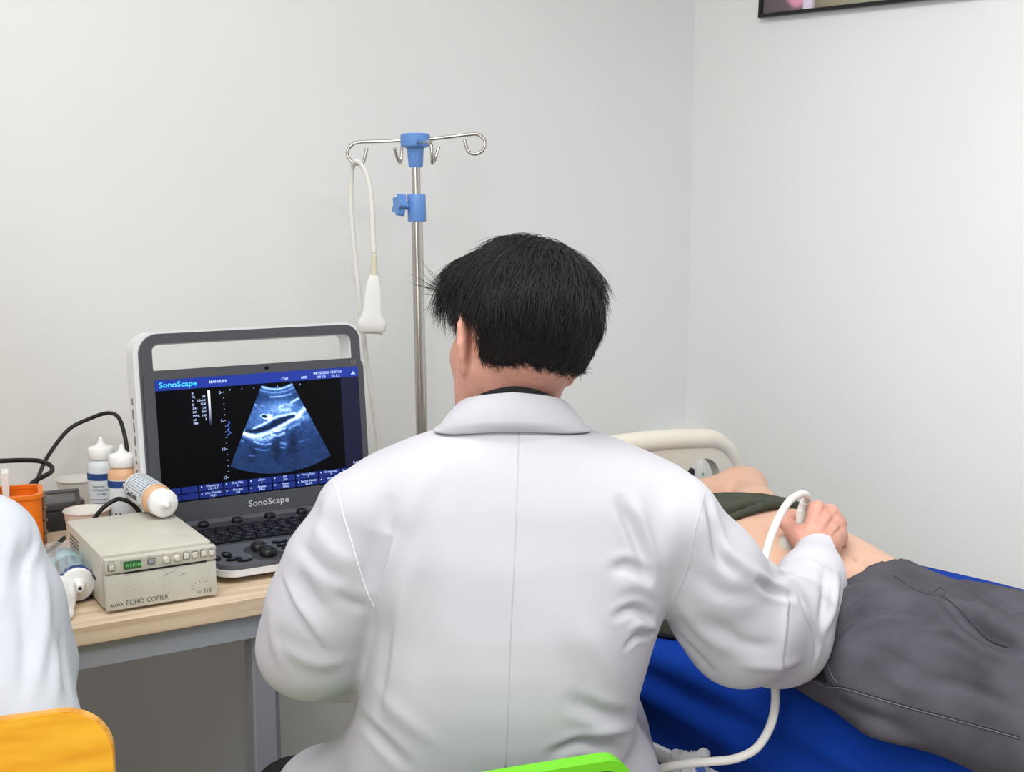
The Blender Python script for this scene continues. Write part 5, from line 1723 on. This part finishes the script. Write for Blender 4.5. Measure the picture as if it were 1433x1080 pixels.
vt.build('vent_grille', M_['copier_slot'], cop)

# ------------------------------------------------------------------ gel bottles
BH = .165


def bottle(name, M, label_txt, cat, group, tan=False, big=False, blue=True):
    o = np.array(M)[:3, 3]
    t = thing(name, o, label_txt, cat, group)
    r = .0265
    MB().lathe([(0, 0), (r - .004, 0), (r - .001, .002), (r, .006), (r, .118), (r - .0015, .126), (r - .006, .133), (r - .008, .136), (r - .008, .140), (0, .140)], M, 40).build('body', M_['bottle_tan' if tan else 'bottle_white'], t)
    lb = MB().lathe([(r + .0003, .008), (r + .0004, .009), (r + .0004, .112), (r + .0003, .113)], M, 40).build('label', M_['label_white'], t)
    cp = MB().lathe([(0, .134), (r - .0035, .134), (r - .0025, .136), (r - .0025, .152), (r - .0045, .1545), (.015, .1562), (.0085, .159), (.0055, .163), (.0040, .1675), (.0033, .1715), (.0022, .1722), (0, .1722)], M, 60, ribs=30, ribamp=.0004, ribrange=(2, 3)).build('cap', M_['cap_white'], t, 50)
    # printing, wrapped round the bottle
    pr = MB(); R_ = r + .0008

    def wrap(vs, off):  # (arc length, height) -> round the bottle
        return [(R_ * math.cos(a / R_ + off), R_ * math.sin(a / R_ + off), z) for a, z in vs]

    def patch(a0, a1, z0, z1, mb, off):
        n = max(2, int((a1 - a0) / .003)); xs = np.linspace(a0, a1, n + 1)
        mb.add(wrap([(x, z0) for x in xs] + [(x, z1) for x in xs], off), [[i, i + 1, n + 2 + i, n + 1 + i] for i in range(n)], M)

    def wtext(s_, size, a, z, mb, off, up=False, **kw):
        q = MB().text(s_, size, 0, 0, 0, **kw)
        if not q.v: return
        v = np.concatenate(q.v)
        v = [(a - y, z + x) for x, y, _ in v] if up else [(a + x, z + y) for x, y, _ in v]
        mb.add(wrap(v, off), q.f, M)
    return t, lb, patch, wtext


def up_at(px, py, z, spin):
    p = Zp(px, py, z); return frame(p, (math.cos(spin), math.sin(spin), 0), (-math.sin(spin), math.cos(spin), 0), (0, 0, 1)) @ Matrix.Scale(1.055, 4, (0, 0, 1))


GEL = None


def print_standing(b, off, brand):
    t, lb, patch, wtext = b
    band = MB(); ink = MB(); big = MB()
    patch(-.05, .05, .098, .110, band, off)
    wtext('ANAGEL', .008, -.018, .1005, GELW, off) if False else None
    for k, (n_, hh) in enumerate(((.022, .003), (.034, .003), (.028, .003), (.02, .003))):
        pass
    wtext('Aquasonic', .0055, -.020, .086, ink, off, bold=.02); wtext('ULTRASOUND GEL', .0055, -.020, .079, ink, off, bold=.02); wtext('CE  MD  250', .0055, -.012, .072, ink, off, bold=.02)
    for k in range(9):
        z = .063 - .0062 * k; patch(-.022, -.022 + .030 + .012 * ((k * 7) % 3) / 2, z, z + .0016, ink, off)
    band.build('blue_band', M_['label_blue'], lb, 0); ink.build('print', M_['label_print'], lb, 0)


toc = lambda M: math.atan2(-M[1][3], -M[0][3])    # direction of the viewer round a standing bottle
M1 = up_at(147, 743, DZ, 0.0)
b1 = bottle('gel_bottle', M1, 'white gel bottle with a blue band standing between two paper cups', 'bottle', 'ultrasound gel bottles')
print_standing(b1, toc(M1), '')
M2 = up_at(176, 757, DZ, 0.0)
b2 = bottle('gel_bottle', M2, 'gel bottle with tan contents standing close beside the ultrasound screen', 'bottle', 'ultrasound gel bottles', tan=True)
t, lb, patch, wtext = b2; off = toc(M2)
band = MB(); ink = MB(); big = MB(); wh = MB()
patch(-.05, .05, .100, .112, band, off); wtext('ANAGEL', .008, -.002, .1028, wh, off, bold=.03)
wtext('sonic', .024, -.006, .006, big, off, up=True, bold=.03); wtext('®', .006, -.018, .076, big, off)
for k in range(4): patch(.0, .022, .012 + .006 * k, .0135 + .006 * k, ink, off)
band.build('blue_band', M_['label_blue'], lb, 0); wh.build('band_lettering', M_['cap_white'], lb, 0); big.build('lettering', M_['label_navy'], lb, 0); ink.build('print', M_['label_print'], lb, 0)

# the third lies on the copier
ctop = DZ + .004 + CHt
cap_c = Zp(229, 704, ctop + .0273); ldir = norm(cap_c - Zp(171, 668, ctop + .0273))
base_p = cap_c - ldir * .150
Ml = axisframe(base_p, ldir, (0, 0, 1))
b3 = bottle('gel_bottle', Ml, 'gel bottle lying on its side on top of the echo copier, cap to the front', 'bottle', 'ultrasound gel bottles', tan=True)
t, lb, patch, wtext = b3
# local direction that looks up and to the viewer
loc = np.array(Ml)[:3, :3].T @ norm(np.array([-.10, -.75, .65])); off = math.atan2(loc[1], loc[0])
bar = MB(); ink = MB(); big = MB()
patch(-.024, .020, .104, .1065, bar, off); patch(-.024, .020, .020, .0225, bar, off)
for k in range(9): 
    z = .028
    R_ = .0273; a = -.020 + .0042 * k
    for seg in range(3): patch(a, a + .0012, .030 + .026 * seg, .030 + .026 * seg + .020 + .004 * ((k + seg) % 2), ink, off)
wtext('Clear Sonic', .0155, .030, .022, big, off, up=True, bold=.03, sx=.9)
wtext('gel', .010, .040, .088, big, off, up=True)
bar.build('label_rule', M_['label_navy'], lb, 0); ink.build('print', M_['label_print'], lb, 0); big.build('lettering', M_['label_navy'], lb, 0)

# ------------------------------------------------------------------ paper cups
def cup(M, label_txt, m, k=1.13):
    M = M @ Matrix.Scale(k, 4)
    t = thing('paper_cup', np.array(M)[:3, 3], label_txt, 'cup', 'paper cups on the desk')
    MB().lathe([(0, .002), (.026, .002), (.026, 0), (.028, 0), (.0345, .058), (.0360, .0588), (.0366, .060), (.0360, .0615), (.0345, .0615), (.0338, .060)], M, 48).build('wall', M_[m], t, 50)
    MB().lathe([(.0338, .0605), (.0275, .004), (0, .004)], M, 48).build('inside', M_['cup_inside'], t, 50)


cup(frame(P(109, 700, 2.41) * np.array([1, 1, 0]) + np.array([0, 0, DZ]), (1, 0, 0), (0, 1, 0), (0, 0, 1)), 'white paper cup standing at the back by the wall', 'cup_white')
cup(frame(P(123, 750, 2.145) * np.array([1, 1, 0]) + np.array([0, 0, DZ]), (1, 0, 0), (0, 1, 0), (0, 0, 1)), 'paper cup standing just behind the echo copier', 'cup_pink')

# ------------------------------------------------------------------ orange organiser at the left
op = Zp(26, 778, DZ)
FO = yawframe((op[0] - .022, op[1] + .05, DZ), math.radians(22))
org = thing('desk_organiser', (op[0], op[1] + .05, DZ), 'bright orange plastic desk organiser with clear brown drawers beside the copier', 'organiser')
ou = rrect(-.075, .045, -.05, .05, .022, 8); inn = rrect(-.070, .040, -.045, .045, .018, 8)
OH = .102
ob = MB().prism(ou, .004, OH, FO, hole=inn); ob.prism(rrect(-.076, .046, -.051, .051, .022, 8), 0, .006, FO)
ob.prism(rrect(-.078, .048, -.053, .053, .024, 8), OH - .003, OH + .004, FO, hole=rrect(-.069, .039, -.044, .044, .017, 8))
ob.prism(rrect(-.071, .041, -.046, .046, .018, 8), OH - .026, OH - .022, FO)
orb = ob.build('body', M_['orange_plastic'], org, 40)
for k in range(4):
    d_ = MB().box((.0475, .004, .018 + .0225 * k), (.006, .062, .020), FO, .002, 2).build('drawer', M_['brown_clear'], org)
    MB().box((.0515, .004, .018 + .0225 * k + .007), (.004, .02, .003), FO, .001, 1).build('drawer_pull', M_['brown_clear'], d_)
MB().box((-.05, .0, OH - .0), (.035, .09, .006), FO, .002, 1).build('divider', M_['orange_plastic'], org)
# box and slip standing in it
xb = MB().box((-.014, .018, .083), (.012, .040, .115), FO, .001, 1).build('card_box', [M_['cap_white'], M_['label_blue']], None)
tag(xb, 'white and blue card box standing upright in the orange organiser', 'box')
MB().quad(-.02, .02, -.055, .018, .0064, frame(np.array(FO @ Vector((-.014, .018, .083))), (FO.col[1][0], FO.col[1][1], 0), (0, 0, 1), (FO.col[0][0], FO.col[0][1], 0))).build('box_print', M_['label_blue'], xb, 0)

# black adapter tray behind the copier, with a grey wire handle
ap_ = Zp(66, 752, DZ)
FA = yawframe((ap_[0] - .01, ap_[1] + .06, DZ), YAW)
ad = thing('power_adapter', (ap_[0], ap_[1] + .06, DZ), 'black box power adapter with a grey bracket behind the copier', 'adapter')
MB().box((-.02, .03, .019), (.17, .10, .038), FA, .004, 2).build('body', M_['tray_black'], ad)
MB().box((-.02, .03, .046), (.155, .085, .016), FA, .003, 2).build('lid', M_['tray_grey'], ad)
MB().tube([np.array(FA @ Vector(v)) for v in ((-.06, -.03, .002), (-.06, -.03, .072), (-.05, -.03, .078), (.03, -.03, .078), (.040, -.03, .072), (.040, -.03, .002))], .0042, 8, sub=4).build('bracket', M_['tray_grey'], ad)

# ------------------------------------------------------------------ cables on the desk
c1 = [(40, 700, 2.28), (52, 672, 2.32), (66, 640, 2.40), (95, 602, 2.46), (125, 586, 2.48), (150, 578, 2.48), (165, 583, 2.46), (173, 603, 2.44), (178, 630, 2.42), (181, 665, 2.41), (184, 700, 2.40), (186, 730, 2.38)]
tag(MB().tube(Q(c1), .0042, 10, sub=8).build('black_cable', M_['cable_black'], None, 180), 'black cable arching up the wall behind the gel bottles', 'cable')
c2 = [(-40, 646, 2.20), (0, 645, 2.22), (30, 644, 2.25), (55, 645, 2.28), (70, 651, 2.28), (73, 658, 2.27), (66, 664, 2.25), (52, 671, 2.23), (40, 681, 2.21), (30, 700, 2.20)]
tag(MB().tube(Q(c2), .0046, 10, sub=8).build('black_cable', M_['cable_black'], None, 180), 'thick black cable looping back on itself above the orange organiser', 'cable')
c3 = [(128, 732, 2.08), (136, 720, 2.085), (146, 709, 2.09), (158, 701, 2.10), (168, 698, 2.11), (184, 704, 2.115), (200, 722, 2.12)]
tag(MB().tube(Q(c3), .0040, 10, sub=8).build('black_cable', M_['cable_black'], None, 180), 'short black cable crossing the front paper cup behind the copier', 'cable')
c4 = [Zp(40, 790, DZ + .004), Zp(60, 775, DZ + .004), Zp(76, 764, DZ + .004), Zp(90, 752, DZ + .004)]
tag(MB().tube(c4, .0035, 8, sub=6).build('black_cable', M_['cable_black'], None, 180), 'thin black cable lying on the desktop beside the copier back corner', 'cable')

# ------------------------------------------------------------------ gel tube in a clear bag, tissue
tc_ = Zp(113, 848, DZ); tdir = norm(Zp(70, 782, DZ) - Zp(113, 848, DZ))
Mt = axisframe(np.array([tc_[0], tc_[1], DZ + .0285]) + tdir * .022, -tdir)
tub = thing('gel_tube', np.array(Mt)[:3, 3], 'teal gel tube with a white cap lying beside the copier', 'tube')
MB().lathe([(0, -.155), (.012, -.154), (.024, -.148), (.0265, -.135), (.027, -.02), (.0265, -.008), (.026, -.004), (0, -.004)], Mt, 40).build('body', M_['teal_gel'], tub)
MB().lathe([(.0272, -.110), (.0274, -.109), (.0274, -.075), (.0272, -.074)], Mt, 40).build('pale_band', M_['teal_band'], tub)
MB().lathe([(.0262, -.014), (.0278, -.013), (.0278, -.001), (.0262, 0)], Mt, 40).build('blue_collar', M_['label_blue'], tub)
tcp = MB().lathe([(0, -.004), (.0268, -.004), (.0268, .001), (.024, .006), (.012, .008), (.009, .012), (.0075, .022), (.005, .024), (0, .024)], Mt, 40).build('cap', M_['cap_white'], tub)
MB().lathe([(0, .0235), (.0028, .0237), (.0028, .0246), (0, .0246)], Mt, 16).build('nozzle_hole', M_['copier_slot'], tcp)
# clear bag over the tube, and the tissue in it
th_, zz_ = np.meshgrid(np.linspace(0, 2 * math.pi, 60), np.linspace(-.165, .004, 40))
rb = .031 + .0025 * np.sin(5 * th_ + 20 * zz_) + .002 * np.sin(11 * th_ - 50 * zz_)
bv = np.stack([rb * np.cos(th_), rb * np.sin(th_), zz_], -1).reshape(-1, 3)
A_ = np.array(Mt); bvw = bv @ A_[:3, :3].T + A_[:3, 3]; bvw[:, 2] = np.maximum(bvw[:, 2], DZ + .0008)
bvw = bvw - np.array([.006, 0, 0]) * np.clip((DZ + .03 - bvw[:, 2:3]) / .03, 0, 1)
bag1 = link_mesh('clear_bag', bvw, [[j * 60 + i, j * 60 + i + 1, (j + 1) * 60 + i + 1, (j + 1) * 60 + i] for j in range(39) for i in range(59)], M_['clear_film'], None, 180)
tag(bag1, 'clear plastic bag wrapped around the teal gel tube', 'bag')
tp0 = Zp(96, 868, DZ)
S = SDF(grid((tp0[0] - .07, .003, tp0[0] + .05)), grid((tp0[1] - .06, .003, tp0[1] + .12)), grid((DZ - .005, .003, DZ + .08)))
S.cone(tp0 + np.array([-.012, .0, .016]), tp0 + np.array([-.03, .05, .026]), .018, .026, .01); S.cone(tp0 + np.array([-.02, .005, .035]), tp0 + np.array([-.04, .04, .034]), .014, .02, .01)
S.func(tp0 - .1, tp0 + .15, lambda X: DZ + .001 - X[..., 2], 0.0, 'i')
V, Fc = S.mesh(1); N = vnormals(V, Fc); V = V + N * (noise3(V, 77, 24, 130.0) * .0022)[:, None]; V[:, 2] = np.maximum(V[:, 2], DZ + .001)
tag(link_mesh('crumpled_tissue', V, Fc, M_['tissue_white'], None, 180), 'crumpled white tissue at the desk edge beside the gel tube', 'tissue')

# ------------------------------------------------------------------ socket panel on the back wall behind the headboard
bn = -N1
s0 = on_wall(938, 640, E1 * 0 + N1 * DW, bn, 0.0); s1 = on_wall(1000, 655, E1 * 0 + N1 * DW, bn, 0.0)
sp0 = on_wall(952, 655, N1 * DW, bn, 0.0)
FW = frame(np.array([sp0[0], sp0[1], 0.0]), E1, (0, 0, 1), bn)
sk_ = thing('socket_box', (sp0[0], sp0[1], sp0[2]), 'white wall socket box seen through the hole in the headboard', 'socket')
zc = sp0[2]
MB().box((.005, zc, .03), (.24, .16, .06), FW, .006, 2).build('housing', M_['socket_white'], sk_)
MB().box((.005, zc + .085, .035), (.25, .012, .07), FW, .003, 2).build('lid', M_['socket_white'], sk_)
for x in (-.055, .045):
    so_ = MB().box((x, zc - .01, .062), (.075, .075, .006), FW, .003, 2).build('socket', M_['socket_white'], sk_)
    for dx, dz in ((-.014, 0), (.014, 0), (0, .018), (0, -.018)): MB().box((x + dx, zc - .01 + dz, .0655), (.006, .008, .001), FW).build('socket_hole', M_['socket_grey'], so_)
plg = MB().box((-.055, zc + .0, .085), (.045, .045, .045), FW, .008, 2).build('plug', M_['cable_black'], None); tag(plg, 'black plug pushed into the wall socket box', 'plug')

# ------------------------------------------------------------------ probe in the hand, with its cable
pr2 = thing('ultrasound_probe', P(1108, 760, 1.93), 'white ultrasound probe held against the belly by the gloveless hand', 'probe')
S = SDF(grid((.36, .0022, .56)), grid((1.82, .0022, 2.04)), grid((.72, .0022, .96)))
S.chain([(P(1124, 716, 1.955), .0075), (P(1121, 727, 1.95), .0115), (P(1115, 745, 1.94), .0155), (P(1110, 758, 1.93), .017)], .01)
S.cone(P(1103, 768, 1.925), P(1140, 790, 1.905), .0195, .0195, .012); S.cone(P(1098, 777, 1.925), P(1135, 799, 1.905), .0165, .0165, .01)
V, Fc = S.mesh(2)
link_mesh('handle', V, Fc, M_['probe_grey'], pr2, 180)
cb = [(1124, 717, 1.955), (1122, 711, 1.955), (1125, 703, 1.953), (1130, 697, 1.948), (1127, 692, 1.935), (1117, 692.5, 1.915), (1103, 703, 1.885), (1088, 728, 1.84), (1075, 762, 1.80), (1068, 795, 1.775), (1062, 818, 1.76), (1060, 850, 1.745), (1066, 890, 1.72), (1078, 925, 1.69),
      (1084, 952, 1.66), (1085, 985, 1.635), (1077, 1018, 1.615), (1058, 1047, 1.605), (1030, 1061, 1.60), (1000, 1065, 1.60), (965, 1068, 1.61), (930, 1074, 1.62), (890, 1090, 1.64), (850, 1120, 1.66)]
MB().tube(Q(cb), .0062, 12, sub=8).build('cable', M_['cable_white'], pr2, 180)
MB().tube(Q([(1121, 724, 1.953), (1123, 712, 1.955), (1126, 702, 1.952)]), [.0095, .0082, .0068], 14).build('strain_relief', M_['probe_white'], pr2, 180)

# ------------------------------------------------------------------ white plastic bag hanging from the bed rail
S = SDF(grid((.06, .004, .36)), grid((1.52, .004, 1.86)), grid((.26, .004, .64)))
bk0 = P(964, 1068, 1.68)
S.cone(bk0, bk0 + np.array([.002, -.005, -.03]), .016, .022, .01)
S.cone(bk0 + np.array([0, 0, -.03]), bk0 + np.array([.015, 0, -.14]), .030, .075, .02); S.cone(bk0 + np.array([0, 0, .004]), bk0 + np.array([-.020, -.004, .016]), .011, .008, .005)
S.cone(bk0 + np.array([0, 0, .004]), bk0 + np.array([.020, -.004, .014]), .011, .008, .005)
V, Fc = S.mesh(1); N = vnormals(V, Fc)
ang = np.arctan2(V[:, 1] - bk0[1], V[:, 0] - bk0[0]); V = V + N * (.0035 * np.sin(9 * ang + 25 * V[:, 2]) + noise3(V, 88, 20, 60.0) * .002)[:, None]
pbg = link_mesh('plastic_bag', V, Fc, M_['bag_film'], None, 180); tag(pbg, 'knotted white plastic bag hanging at the bed rail', 'bag')
BGT = bvh(V, Fc)
h = hit(BGT, 978, 1076)
if h is not None:
    MB().prism([(-.022, -.02), (.018, -.02), (.006, .008), (-.018, .010)], .0005, .0012, axisframe(h[0] + h[1] * .002, h[1])).build('blue_print', M_['bag_print_blue'], pbg, 0)
